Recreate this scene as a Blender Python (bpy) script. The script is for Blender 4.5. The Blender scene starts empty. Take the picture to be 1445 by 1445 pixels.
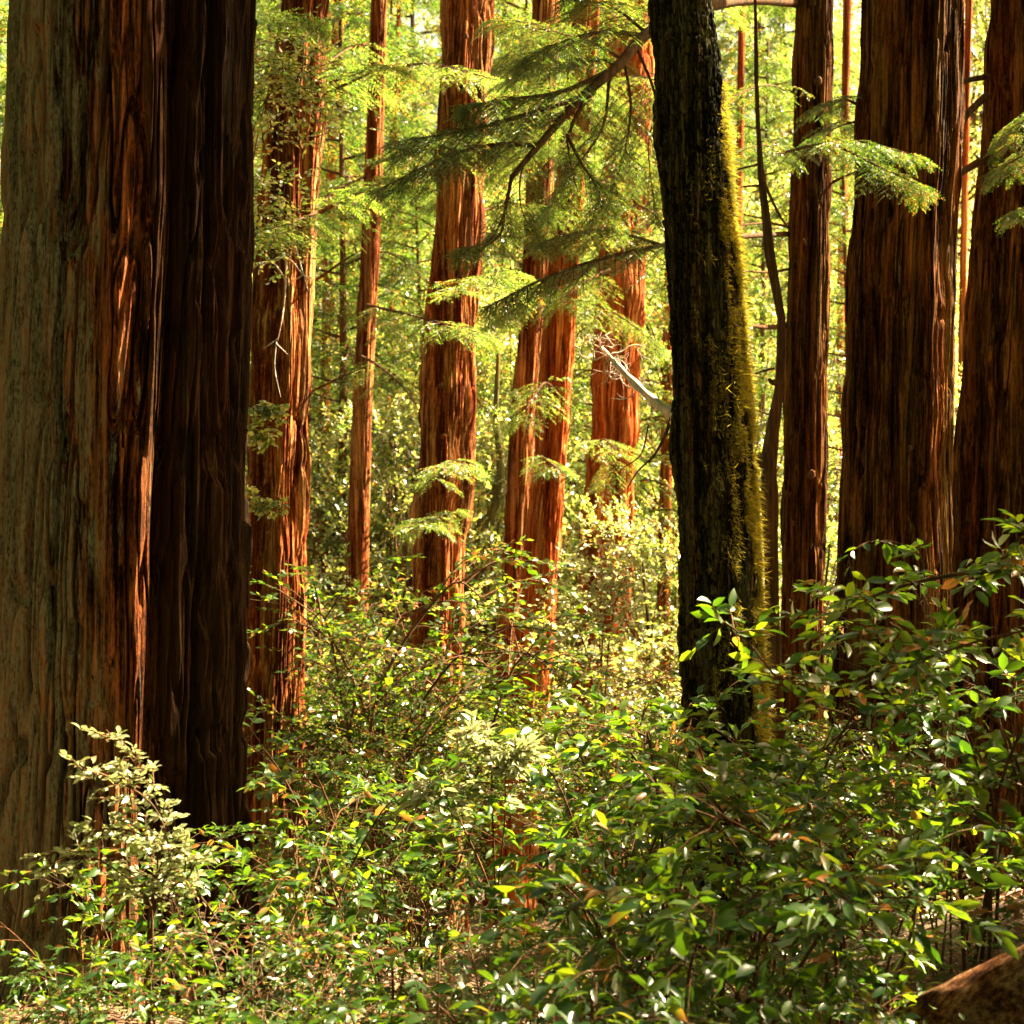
import bpy, math
import numpy as np
from mathutils import Vector

# ------------------------------------------------------------------ camera, light, exposure
scene = bpy.context.scene
COL = scene.collection
F = 2000.0            # focal length in pixels of the 1445 px photograph
CX = CY = 722.5
cam_d = bpy.data.cameras.new('camera')
cam_d.sensor_width = 36.0
cam_d.lens = 36.0 * F / 1445.0
cam_d.clip_start = 0.05
cam_d.clip_end = 2000
cam_d.dof.use_dof = True
cam_d.dof.focus_distance = 8.0
cam_d.dof.aperture_fstop = 3.6
cam = bpy.data.objects.new('camera', cam_d)
cam.rotation_euler = (math.radians(90), 0, 0)
COL.objects.link(cam)
scene.camera = cam

SUN_EL, SUN_AZ = 43.0, 68.0       # azimuth measured from the view direction to the right
world = bpy.data.worlds.new('World')
scene.world = world
world.use_nodes = True
wn = world.node_tree.nodes
sky = wn.new('ShaderNodeTexSky')
sky.sky_type = 'NISHITA'
sky.sun_disc = False
sky.sun_elevation = math.radians(SUN_EL)
sky.sun_rotation = math.radians(SUN_AZ)
sky.dust_density = 4.0
sky.ozone_density = 1.0
tint = wn.new('ShaderNodeMix'); tint.data_type = 'RGBA'; tint.blend_type = 'MULTIPLY'
tint.inputs[0].default_value = 1.0
tint.inputs[7].default_value = (1.0, 0.78, 0.42, 1)      # a warm, hazy late summer sky
world.node_tree.links.new(sky.outputs[0], tint.inputs[6])
world.node_tree.links.new(tint.outputs[2], wn['Background'].inputs[0])
wn['Background'].inputs[1].default_value = 0.05
a, e = math.radians(SUN_AZ), math.radians(SUN_EL)
S = np.array([math.sin(a) * math.cos(e), math.cos(a) * math.cos(e), math.sin(e)])
sun_d = bpy.data.lights.new('sun', 'SUN')
sun_d.energy = 5.0
sun_d.angle = math.radians(0.55)
sun_d.color = (1.0, 0.84, 0.54)
sun = bpy.data.objects.new('sun', sun_d)
sun.rotation_euler = Vector(S).to_track_quat('Z', 'Y').to_euler()
COL.objects.link(sun)
vs = scene.view_settings
vs.view_transform = 'Standard'
vs.look = 'None'
vs.exposure = 3.5
vs.gamma = 1.0
scene.cycles.use_denoising = True
scene.cycles.max_bounces = 8
scene.cycles.diffuse_bounces = 2
scene.cycles.transmission_bounces = 3
scene.cycles.glossy_bounces = 2
scene.cycles.sample_clamp_indirect = 6.0
scene.cycles.volume_bounces = 0

# ------------------------------------------------------------------ helpers
def at(px, py, d):
    """point at distance d in front of the viewer seen at photo pixel px, py"""
    return np.array([(px - CX) / F * d, d, (CY - py) / F * d])

def ground_z(x, y):
    x = np.asarray(x, float); y = np.asarray(y, float)
    z = -1.6 - 0.14 * np.clip(y, -20, 8) - 0.29 * np.clip(y - 8, 0, 9) - 0.16 * np.clip(y - 17, 0, 8)
    z = z + 0.10 * np.clip(y - 30, 0, 20) + 0.42 * np.clip(y - 50, 0, 90)
    z = z + 0.45 * np.clip(x - 0.6, 0, 3.5) * np.clip(1.5 - y / 8.0, 0, 1)
    z = z + 0.06 * np.clip(x - 3, 0, 30)
    z = z + 0.12 * np.sin(x * 0.9 + 1.3) * np.sin(y * 0.7) + 0.05 * np.sin(x * 2.7 + y * 1.9)
    return z

def hash2(ix, iy, seed):
    n = (ix.astype(np.int64) * 374761393 + iy.astype(np.int64) * 668265263 + seed * 974634777) & 0x7fffffff
    n = ((n ^ (n >> 13)) * 1274126177) & 0x7fffffff
    n = (n ^ (n >> 16)) & 0x7fffffff
    n = (n * 1103515245 + 12345) & 0x7fffffff
    return ((n >> 8) & 0xffff) / 65535.0

def vnoise(x, y, px, seed):
    x0 = np.floor(x); y0 = np.floor(y)
    fx = x - x0; fy = y - y0
    fx = fx * fx * (3 - 2 * fx); fy = fy * fy * (3 - 2 * fy)
    a0 = np.mod(x0, px); a1 = np.mod(x0 + 1, px)
    return ((hash2(a0, y0, seed) * (1 - fx) + hash2(a1, y0, seed) * fx) * (1 - fy)
            + (hash2(a0, y0 + 1, seed) * (1 - fx) + hash2(a1, y0 + 1, seed) * fx) * fy)

class Acc:
    """collects vertices and faces of ONE mesh"""
    def __init__(s):
        s.v = []; s.f = {3: [], 4: []}; s.n = 0
    def add(s, v, f):
        v = np.asarray(v, float); f = np.asarray(f, int)
        if len(f) == 0: return
        s.v.append(v); s.f[f.shape[1]].append(f + s.n); s.n += len(v)
    def add2(s, v, fs):
        v = np.asarray(v, float); s.v.append(v)
        for f in fs:
            f = np.asarray(f, int); s.f[f.shape[1]].append(f + s.n)
        s.n += len(v)
    def mesh(s, name, mat, smooth=True):
        V = np.concatenate(s.v)
        t = np.concatenate(s.f[3]) if s.f[3] else np.zeros((0, 3), int)
        q = np.concatenate(s.f[4]) if s.f[4] else np.zeros((0, 4), int)
        me = bpy.data.meshes.new(name)
        me.vertices.add(len(V)); me.vertices.foreach_set('co', V.astype(np.float32).ravel())
        loops = np.concatenate([t.ravel(), q.ravel()])
        me.loops.add(len(loops)); me.loops.foreach_set('vertex_index', loops.astype(np.int32))
        st = np.concatenate([np.arange(len(t)) * 3, len(t) * 3 + np.arange(len(q)) * 4])
        me.polygons.add(len(st)); me.polygons.foreach_set('loop_start', st.astype(np.int32))
        me.polygons.foreach_set('use_smooth', np.full(len(st), smooth))
        me.update(calc_edges=True)
        me.validate()
        me.materials.append(mat)
        return me

def link(name, me, parent=None):
    o = bpy.data.objects.new(name, me)
    COL.objects.link(o)
    if parent is not None: o.parent = parent
    return o

def thing(name, label, cat, loc=(0, 0, 0), group=None):
    o = bpy.data.objects.new(name, None)
    o.empty_display_size = 0.3
    COL.objects.link(o)
    o.location = tuple(float(c) for c in loc)
    o['label'] = label; o['category'] = cat
    if group: o['group'] = group
    return o

def norm(v):
    return v / np.maximum(np.linalg.norm(v, axis=-1, keepdims=True), 1e-9)

def tube(acc, P, R, n=6):
    P = np.asarray(P, float); R = np.broadcast_to(np.asarray(R, float), (len(P),))
    T = norm(np.gradient(P, axis=0))
    ref = np.array([0.0, 0.0, 1.0]) if abs(T[0][2]) < 0.9 else np.array([1.0, 0, 0])
    A = norm(np.cross(T, ref)); B = np.cross(T, A)
    th = np.linspace(0, 2 * np.pi, n, endpoint=False)
    V = P[:, None] + R[:, None, None] * (np.cos(th)[None, :, None] * A[:, None] + np.sin(th)[None, :, None] * B[:, None])
    m = len(P)
    i = np.arange(m - 1)[:, None] * n; j = np.arange(n)[None]; k = (j + 1) % n
    q = np.stack([i + j, i + k, i + n + k, i + n + j], -1).reshape(-1, 4)
    V = V.reshape(-1, 3)
    V = np.concatenate([V, P[-1:] + T[-1:] * R[-1]])
    tip = np.stack([(m - 1) * n + np.arange(n), (m - 1) * n + (np.arange(n) + 1) % n, np.full(n, m * n)], -1)
    acc.add2(V, [q, tip])

def smooth_path(pts, m):
    pts = np.asarray(pts, float)
    k = len(pts)
    if k < 3:
        t = np.linspace(0, 1, m)[:, None]; return pts[0] * (1 - t) + pts[-1] * t
    out = []
    pp = np.concatenate([2 * pts[:1] - pts[1:2], pts, 2 * pts[-1:] - pts[-2:-1]])
    for u in np.linspace(0, k - 1 - 1e-6, m):
        i = int(u); t = u - i
        a_, b, c, d = pp[i], pp[i + 1], pp[i + 2], pp[i + 3]
        out.append(0.5 * ((2 * b) + (c - a_) * t + (2 * a_ - 5 * b + 4 * c - d) * t * t + (3 * b - a_ - 3 * c + d) * t ** 3))
    return np.array(out)

# leaf templates: columns are along, across (times width), up
LEAF_NEAR = (np.array([[0, 0, 0], [.28, .44, .07], [.28, 0, 0], [.28, -.44, .07], [.65, .46, .05], [.65, 0, -.03], [.65, -.46, .05], [1, 0, -.12]]),
             [np.array([[0, 2, 1], [0, 3, 2], [4, 5, 7], [5, 6, 7]]), np.array([[1, 2, 5, 4], [2, 3, 6, 5]])])
LEAF_FAR = (np.array([[0, 0, 0], [.5, .5, .06], [1, 0, -.05], [.5, -.5, .06]]), [np.array([[0, 3, 2, 1]])])

def leaves(acc, P, D, N, L, W, tpl=LEAF_FAR):
    P = P.reshape(-1, 3); D = norm(D.reshape(-1, 3)); N = N.reshape(-1, 3)
    L = np.broadcast_to(L, (len(P),)).reshape(-1); W = np.broadcast_to(W, (len(P),)).reshape(-1)
    Y = norm(np.cross(N, D)); Z = np.cross(D, Y)
    T, fs = tpl; k = len(T)
    V = (P[:, None] + T[None, :, 0:1] * D[:, None] * L[:, None, None] + T[None, :, 1:2] * Y[:, None] * W[:, None, None]
         + T[None, :, 2:3] * Z[:, None] * L[:, None, None]).reshape(-1, 3)
    off = (np.arange(len(P)) * k)[:, None, None]
    acc.add2(V, [(f[None] + off).reshape(-1, f.shape[1]) for f in fs])

# ------------------------------------------------------------------ materials
def nt(name):
    m = bpy.data.materials.new(name); m.use_nodes = True
    t = m.node_tree; t.nodes.clear()
    out = t.nodes.new('ShaderNodeOutputMaterial')
    return m, t, out

def N_(t, kind, **kw):
    n = t.nodes.new(kind)
    for k, v in kw.items():
        if k.startswith('i_'):
            key = k[2:]
            n.inputs[int(key) if key.isdigit() else key].default_value = v
        else: setattr(n, k, v)
    return n

def ramp(t, fac, stops):
    r = t.nodes.new('ShaderNodeValToRGB')
    el = r.color_ramp.elements
    el[0].position, el[0].color = stops[0][0], (*stops[0][1], 1)
    el[1].position, el[1].color = stops[-1][0], (*stops[-1][1], 1)
    for p, c in stops[1:-1]:
        x = el.new(p); x.color = (*c, 1)
    t.links.new(fac, r.inputs[0])
    return r

def bark_mat(name, dark, mid, light, lichen=None, lichen_amt=0.0, lichen_x=None, fine=1.0, rough=0.9, bump=0.6, darken_x=None, sharp=1.0, along=2):
    m, t, out = nt(name)
    L = t.links.new
    tc = N_(t, 'ShaderNodeTexCoord')
    def mapped(sc):
        mp = N_(t, 'ShaderNodeMapping'); mp.inputs['Scale'].default_value = sc if along == 2 else (sc[2], sc[1], sc[0])
        L(tc.outputs['Object'], mp.inputs[0]); return mp.outputs[0]
    n1 = N_(t, 'ShaderNodeTexNoise', i_Scale=1.0, i_Detail=5.0, i_Roughness=0.6); L(mapped((9 * fine, 9 * fine, 0.5 * fine)), n1.inputs[0])
    n2 = N_(t, 'ShaderNodeTexNoise', i_Scale=1.0, i_Detail=6.0, i_Roughness=0.65); L(mapped((46 * fine, 46 * fine, 1.5 * fine)), n2.inputs[0])
    n3 = N_(t, 'ShaderNodeTexNoise', i_Scale=1.0, i_Detail=4.0, i_Roughness=0.7); L(mapped((95 * fine, 95 * fine, 26 * fine)), n3.inputs[0])
    mx = N_(t, 'ShaderNodeMath', operation='ADD'); L(n1.outputs[0], mx.inputs[0]); L(n2.outputs[0], mx.inputs[1])
    m3 = N_(t, 'ShaderNodeMath', operation='MULTIPLY_ADD', i_1=0.45); L(n3.outputs[0], m3.inputs[0]); L(mx.outputs[0], m3.inputs[2])
    hf = N_(t, 'ShaderNodeMath', operation='MULTIPLY', i_1=1 / 2.45); L(m3.outputs[0], hf.inputs[0])
    cr = ramp(t, hf.outputs[0], [(0.49 - .09 * sharp, dark), (0.49, mid), (0.49 + .11 * sharp, light)])
    col = cr.outputs[0]
    nw = N_(t, 'ShaderNodeTexNoise', i_Scale=1.0, i_Detail=5.0, i_Roughness=0.7); L(mapped((4.5, 4.5, .35)), nw.inputs[0])
    wr = ramp(t, nw.outputs[0], [(0.42, (1.35, .92, .70)), (0.52, (1, 1, 1)), (0.64, (.62, .80, .85))])
    wm = N_(t, 'ShaderNodeMix', data_type='RGBA', blend_type='MULTIPLY'); wm.inputs[0].default_value = .8; L(col, wm.inputs[6]); L(wr.outputs[0], wm.inputs[7]); col = wm.outputs[2]
    if lichen:
        n4 = N_(t, 'ShaderNodeTexNoise', i_Scale=1.0, i_Detail=8.0, i_Roughness=0.75); L(mapped((20, 20, 2.2)), n4.inputs[0])
        f = n4.outputs[0]
        if lichen_x is not None:
            sp = N_(t, 'ShaderNodeSeparateXYZ'); L(tc.outputs['Object'], sp.inputs[0])
            mr = N_(t, 'ShaderNodeMapRange'); L(sp.outputs[0], mr.inputs[0])
            mr.inputs[1].default_value = lichen_x[1]; mr.inputs[2].default_value = lichen_x[0]
            mr.inputs[3].default_value = -0.13; mr.inputs[4].default_value = 0.15
            ad = N_(t, 'ShaderNodeMath', operation='ADD'); L(f, ad.inputs[0]); L(mr.outputs[0], ad.inputs[1]); f = ad.outputs[0]
        lm = ramp(t, f, [(0.61 - lichen_amt, (0, 0, 0)), (0.69 - lichen_amt, (1, 1, 1))])
        ls = ramp(t, n3.outputs[0], [(.38, (.12, .12, .12)), (.60, (.68, .68, .68))])
        mm = N_(t, 'ShaderNodeMath', operation='MULTIPLY'); L(lm.outputs[0], mm.inputs[0]); L(ls.outputs[0], mm.inputs[1])
        m2 = N_(t, 'ShaderNodeMath', operation='MULTIPLY', i_1=1.5, use_clamp=True); L(mm.outputs[0], m2.inputs[0])
        mix = N_(t, 'ShaderNodeMix', data_type='RGBA'); L(m2.outputs[0], mix.inputs[0]); L(col, mix.inputs[6])
        mix.inputs[7].default_value = (*lichen, 1); col = mix.outputs[2]
    if darken_x:                                       # streaky darkening of the bark towards its right side
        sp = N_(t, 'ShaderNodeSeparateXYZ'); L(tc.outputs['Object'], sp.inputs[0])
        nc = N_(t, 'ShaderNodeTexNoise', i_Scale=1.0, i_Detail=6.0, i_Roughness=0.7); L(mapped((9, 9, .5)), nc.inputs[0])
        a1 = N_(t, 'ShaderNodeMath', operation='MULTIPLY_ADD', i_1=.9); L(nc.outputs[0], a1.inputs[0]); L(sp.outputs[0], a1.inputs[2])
        mr = N_(t, 'ShaderNodeMapRange', i_1=darken_x[0] + .45, i_2=darken_x[1] + .45, i_3=0.0, i_4=.88); L(a1.outputs[0], mr.inputs[0])
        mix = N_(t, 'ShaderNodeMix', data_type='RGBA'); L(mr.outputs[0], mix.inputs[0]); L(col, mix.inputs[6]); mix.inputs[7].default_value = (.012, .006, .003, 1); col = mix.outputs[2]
    bs = N_(t, 'ShaderNodeBsdfPrincipled', i_Roughness=rough)
    bs.inputs['Specular IOR Level'].default_value = 0.06
    L(col, bs.inputs['Base Color'])
    hs = N_(t, 'ShaderNodeMath', operation='ADD'); L(n2.outputs[0], hs.inputs[0])
    h3 = N_(t, 'ShaderNodeMath', operation='MULTIPLY', i_1=0.7); L(n3.outputs[0], h3.inputs[0]); L(h3.outputs[0], hs.inputs[1])
    bp = N_(t, 'ShaderNodeBump', i_Strength=bump, i_Distance=0.03); L(hs.outputs[0], bp.inputs['Height']); L(bp.outputs[0], bs.inputs['Normal'])
    L(bs.outputs[0], out.inputs[0])
    return m

def leaf_mat(name, cols, trans, gloss=0.08, rough=0.35, tf=0.5):
    """cols: ramp stops of the leaf colour, trans: ramp stops of the light let through"""
    m, t, out = nt(name)
    L = t.links.new
    g = N_(t, 'ShaderNodeNewGeometry')
    rp = g.outputs['Random Per Island']
    tc = N_(t, 'ShaderNodeTexCoord')
    nz = N_(t, 'ShaderNodeTexNoise', i_Scale=1.3, i_Detail=2.0); L(tc.outputs['Object'], nz.inputs[0])
    mr = N_(t, 'ShaderNodeMapRange', i_1=0.3, i_2=0.7, i_3=-0.22, i_4=0.22); L(nz.outputs[0], mr.inputs[0])
    ad = N_(t, 'ShaderNodeMath', operation='ADD', use_clamp=True); L(rp, ad.inputs[0]); L(mr.outputs[0], ad.inputs[1])
    c1 = ramp(t, ad.outputs[0], cols); c2 = ramp(t, ad.outputs[0], trans)
    d = N_(t, 'ShaderNodeBsdfDiffuse'); L(c1.outputs[0], d.inputs[0])
    tr = N_(t, 'ShaderNodeBsdfTranslucent'); L(c2.outputs[0], tr.inputs[0])
    mx = N_(t, 'ShaderNodeMixShader', i_0=tf); L(d.outputs[0], mx.inputs[1]); L(tr.outputs[0], mx.inputs[2])
    gl = N_(t, 'ShaderNodeBsdfGlossy', i_Roughness=rough); gl.inputs[0].default_value = (1, 1, 1, 1)
    fr = N_(t, 'ShaderNodeLayerWeight', i_0=0.35)
    fm = N_(t, 'ShaderNodeMath', operation='MULTIPLY_ADD', i_1=gloss * 2.5, i_2=gloss * 0.5); L(fr.outputs['Fresnel'], fm.inputs[0])
    m2 = N_(t, 'ShaderNodeMixShader'); L(fm.outputs[0], m2.inputs[0]); L(mx.outputs[0], m2.inputs[1]); L(gl.outputs[0], m2.inputs[2])
    L(m2.outputs[0], out.inputs[0])
    return m

M = {}
M['giant'] = bark_mat('giant_bark', (.006, .0025, .001), (.115, .040, .013), (.34, .14, .05), lichen=(.22, .215, .145), lichen_amt=0.15, lichen_x=(-.28, .36), bump=1.0, darken_x=(.32, .48), sharp=.55)
M['redwood'] = bark_mat('redwood_bark', (.030, .006, .0015), (.24, .050, .010), (.60, .26, .085), bump=0.8)
M['redwood_deep'] = bark_mat('deep_redwood_bark', (.012, .003, .001), (.13, .030, .007), (.58, .29, .11), bump=0.8)
M['redwood_dim'] = bark_mat('brown_bark', (.006, .002, .0006), (.070, .026, .006), (.23, .105, .026), lichen=(.20, .16, .05), lichen_amt=0.03, bump=0.9, sharp=.7)
M['oak'] = bark_mat('dark_oak_bark', (.003, .0025, .0012), (.022, .019, .008), (.17, .14, .06), lichen=(.13, .13, .025), lichen_amt=0.05, fine=1.6, bump=1.0, sharp=.8)
M['twig'] = bark_mat('twig_bark', (.04, .022, .012), (.10, .055, .03), (.18, .11, .06), fine=3)
M['pale'] = bark_mat('bleached_wood', (.40, .34, .27), (.62, .56, .48), (.80, .76, .70), fine=3)
M['dead'] = bark_mat('dead_twig_bark', (.07, .045, .025), (.16, .11, .07), (.26, .20, .14), fine=3)
M['log'] = bark_mat('log_wood', (.03, .012, .006), (.13, .060, .026), (.34, .19, .09), fine=1.0, along=0, sharp=.7, bump=1.0)
M['knot'] = bark_mat('knot_wood', (.03, .012, .008), (.10, .035, .02), (.16, .06, .03), fine=3)
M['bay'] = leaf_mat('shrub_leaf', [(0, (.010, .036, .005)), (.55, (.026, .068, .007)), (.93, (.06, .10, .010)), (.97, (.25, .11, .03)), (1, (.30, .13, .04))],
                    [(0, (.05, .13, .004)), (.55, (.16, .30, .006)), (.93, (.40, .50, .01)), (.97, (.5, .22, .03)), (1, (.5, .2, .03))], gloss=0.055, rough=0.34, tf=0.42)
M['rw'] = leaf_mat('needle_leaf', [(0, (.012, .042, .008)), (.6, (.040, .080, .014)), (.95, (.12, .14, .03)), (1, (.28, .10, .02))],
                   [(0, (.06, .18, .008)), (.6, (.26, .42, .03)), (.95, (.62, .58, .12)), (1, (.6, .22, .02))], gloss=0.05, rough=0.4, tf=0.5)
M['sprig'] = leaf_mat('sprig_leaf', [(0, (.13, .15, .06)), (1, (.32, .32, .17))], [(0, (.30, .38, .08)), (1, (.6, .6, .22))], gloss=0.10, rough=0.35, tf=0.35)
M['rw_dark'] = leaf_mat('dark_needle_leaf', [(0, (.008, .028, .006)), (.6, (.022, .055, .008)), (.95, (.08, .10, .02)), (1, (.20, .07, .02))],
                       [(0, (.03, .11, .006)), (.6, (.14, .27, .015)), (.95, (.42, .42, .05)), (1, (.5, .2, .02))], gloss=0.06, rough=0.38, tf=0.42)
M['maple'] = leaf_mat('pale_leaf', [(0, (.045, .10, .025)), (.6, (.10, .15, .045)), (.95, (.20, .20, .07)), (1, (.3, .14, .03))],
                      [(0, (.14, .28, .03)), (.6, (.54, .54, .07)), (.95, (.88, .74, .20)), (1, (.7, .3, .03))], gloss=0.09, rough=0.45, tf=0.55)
M['moss'] = leaf_mat('moss_tuft', [(0, (.07, .075, .010)), (1, (.24, .20, .03))], [(0, (.25, .22, .02)), (1, (.55, .42, .03))], gloss=0.02, rough=0.6, tf=0.5)
M['litter'] = leaf_mat('dry_leaf', [(0, (.10, .04, .02)), (.5, (.22, .10, .05)), (1, (.40, .24, .14))], [(0, (.2, .07, .02)), (1, (.4, .2, .08))], gloss=0.05, rough=0.5, tf=0.2)
M['cover'] = leaf_mat('cover_leaf', [(0, (.03, .06, .012)), (.7, (.07, .11, .02)), (1, (.22, .12, .05))], [(0, (.1, .2, .01)), (.7, (.3, .4, .02)), (1, (.4, .2, .04))], gloss=0.06, rough=0.4, tf=0.4)
def ground_mat():
    m, t, out = nt('forest_floor'); L = t.links.new
    tc = N_(t, 'ShaderNodeTexCoord')
    n1 = N_(t, 'ShaderNodeTexNoise', i_Scale=0.6, i_Detail=8.0, i_Roughness=0.7); L(tc.outputs['Object'], n1.inputs[0])
    n2 = N_(t, 'ShaderNodeTexNoise', i_Scale=30.0, i_Detail=6.0, i_Roughness=0.7); L(tc.outputs['Object'], n2.inputs[0])
    c1 = ramp(t, n2.outputs[0], [(0.35, (.035, .018, .010)), (0.5, (.12, .06, .03)), (0.68, (.26, .15, .08))])
    c2 = ramp(t, n1.outputs[0], [(0.45, (0, 0, 0)), (0.62, (.6, .6, .6))])
    mix = N_(t, 'ShaderNodeMix', data_type='RGBA'); L(c2.outputs[0], mix.inputs[0]); L(c1.outputs[0], mix.inputs[6]); mix.inputs[7].default_value = (.05, .075, .015, 1)
    sp = N_(t, 'ShaderNodeSeparateXYZ'); L(tc.outputs['Object'], sp.inputs[0])
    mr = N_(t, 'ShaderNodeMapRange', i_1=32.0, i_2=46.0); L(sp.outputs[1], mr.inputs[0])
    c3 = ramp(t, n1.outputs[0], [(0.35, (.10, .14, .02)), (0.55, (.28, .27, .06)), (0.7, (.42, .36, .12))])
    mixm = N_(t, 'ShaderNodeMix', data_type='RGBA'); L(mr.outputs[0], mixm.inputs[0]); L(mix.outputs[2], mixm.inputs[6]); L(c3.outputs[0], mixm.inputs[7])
    bs = N_(t, 'ShaderNodeBsdfPrincipled', i_Roughness=0.95); L(mixm.outputs[2], bs.inputs['Base Color'])
    bp = N_(t, 'ShaderNodeBump', i_Strength=0.8, i_Distance=0.05); L(n2.outputs[0], bp.inputs['Height']); L(bp.outputs[0], bs.inputs['Normal'])
    L(bs.outputs[0], out.inputs[0]); return m
M['ground'] = ground_mat()

# ------------------------------------------------------------------ ground
def build_ground():
    xs = np.concatenate([np.linspace(-140, -14, 40), np.linspace(-13.5, 13.5, 200), np.linspace(14, 140, 40)])
    ys = np.concatenate([np.linspace(-30, 0, 12), np.linspace(0.3, 32, 220), np.linspace(33, 170, 70)])
    X, Y = np.meshgrid(xs, ys)
    Z = ground_z(X, Y) + 0.06 * (vnoise(X * 2.3 + 500, Y * 2.3 + 500, 1e6, 3) - .5)
    n = len(xs); i = np.arange(len(ys) - 1)[:, None] * n; j = np.arange(n - 1)[None]
    q = np.stack([i + j, i + j + 1, i + n + j + 1, i + n + j], -1).reshape(-1, 4)
    A = Acc(); A.add(np.stack([X, Y, Z], -1).reshape(-1, 3), q)
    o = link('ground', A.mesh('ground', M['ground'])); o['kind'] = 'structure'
    o['label'] = 'sloping forest floor of brown needle litter'
build_ground()

# ------------------------------------------------------------------ trunks
def trunk_mesh(acc, pts, d, base, ztop, nth, nz, seed, cell=0.09, amp=0.02, flute=0.06, nfl=7, flare=0.35, top_r=0.45, twist=0.0, lump=0.0, shape=None, crack=0.012, zf=1.0, rot=0.0):
    """pts: (py, xl, xr) rows of the photo; base: world base; returns nothing. vertices relative to base"""
    pts = sorted(pts)
    zz = np.array([(CY - p[0]) / F * d for p in pts])[::-1]
    xc = np.array([((p[1] + p[2]) / 2 - CX) / F * d for p in pts])[::-1]
    rr = np.array([(p[2] - p[1]) / 2 / F * d for p in pts])[::-1]
    z0 = base[2] - 0.25
    z = np.concatenate([np.linspace(z0, zz[-1], nz), np.linspace(zz[-1], ztop, max(8, nz // 8))[1:]])
    sl = (xc[-1] - xc[0]) / (zz[-1] - zz[0])
    sl_low = (xc[1] - xc[0]) / (zz[1] - zz[0])
    x = np.interp(z, zz, xc)
    x = np.where(z > zz[-1], xc[-1] + (z - zz[-1]) * sl * 0.7, x)
    x = np.where(z < zz[0], xc[0] + (z - zz[0]) * sl_low, x)
    r = np.interp(z, zz, rr)
    r = np.where(z > zz[-1], rr[-1] * (1 - (1 - top_r) * (z - zz[-1]) / (ztop - zz[-1])), r)
    h = z - base[2]
    r = r * (1 + flare * np.exp(-np.clip(h, 0, 99) / 0.5))
    th = np.linspace(0, 2 * np.pi, nth, endpoint=False)
    TH, Z = np.meshgrid(th, z); R0 = r[:, None] * np.ones_like(TH)
    Rm = float(np.mean(rr))
    circ = 2 * np.pi * Rm
    u = TH / (2 * np.pi)
    kn = max(8, int(circ / cell))
    warp = (vnoise(u * 9, Z * 0.5 + 70, 9, seed + 5) - .5) * 1.0 + (vnoise(u * 40, Z * 3.5 + 70, 40, seed + 6) - .5) * .35
    n1 = vnoise(u * kn + warp, Z * zf * (0.55 / max(cell * 8, .3)) + 50, kn, seed)
    n2 = vnoise(u * kn * 2 + warp * 2, Z * zf * 1.5 + 90, kn * 2, seed + 1)
    n3 = vnoise(u * kn * 5 + warp * 3, Z * zf * 5 + 30, kn * 5, seed + 2)
    ck = np.exp(-((n1 - .5) / .055) ** 2) * (.35 + .65 * vnoise(u * 12, Z * 1.3 + 5, 12, seed + 9))
    ck2 = np.exp(-((n2 - .5) / .10) ** 2)
    fl = np.cos(TH * nfl + 2.5 * vnoise(u * 5, Z * 0.25 + 11, 5, seed + 3) * 2 + twist * Z)
    R = R0 * (1 + flute * fl * 0.5) + amp * (n1 - .5) * 1.1 + amp * 0.75 * (n2 - .5) + amp * 0.5 * (n3 - .5) - crack * ck * 2.6 - crack * 1.0 * ck2 * (n1 > .35)
    pit = vnoise(u * max(4, kn // 2) + 3, Z * zf * 3.2 + 60, max(4, kn // 2), seed + 12); R -= crack * 1.3 * np.clip((pit - .80) / .08, 0, 1)
    if lump: R += lump * (vnoise(u * 6, Z * 2.5 + 20, 6, seed + 8) - .5)
    if shape is not None: R = shape(R, TH, Z)
    TH = TH + rot
    V = np.stack([x[:, None] + R * np.cos(TH) - base[0], d + R * np.sin(TH) - base[1] + 0 * Z, Z - base[2]], -1)
    m = len(z); i = np.arange(m - 1)[:, None] * nth; j = np.arange(nth)[None]; k = (j + 1) % nth
    q = np.stack([i + j, i + k, i + nth + k, i + nth + j], -1).reshape(-1, 4)
    acc.add(V.reshape(-1, 3), q)

def center_at(pts, d, py):
    pts = sorted(pts); ys = [p[0] for p in pts]; c = [(p[1] + p[2]) / 2 for p in pts]
    return at(np.interp(py, ys, c), py, d)

def base_of(pts, d):
    lo = max(pts); x = ((lo[1] + lo[2]) / 2 - CX) / F * d
    for _ in range(3): z = float(ground_z(x, d))
    return np.array([x, d, z])

def big_tree(name, label, pts, d, mat, ztop=14, nth=300, nz=200, seed=1, group=None, **kw):
    b = base_of(pts, d)
    t = thing(name, label, 'tree', b, group)
    A = Acc(); trunk_mesh(A, pts, d, b, ztop, nth, nz, seed, **kw)
    link('trunk', A.mesh('trunk', mat), t)
    return t, b

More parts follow.
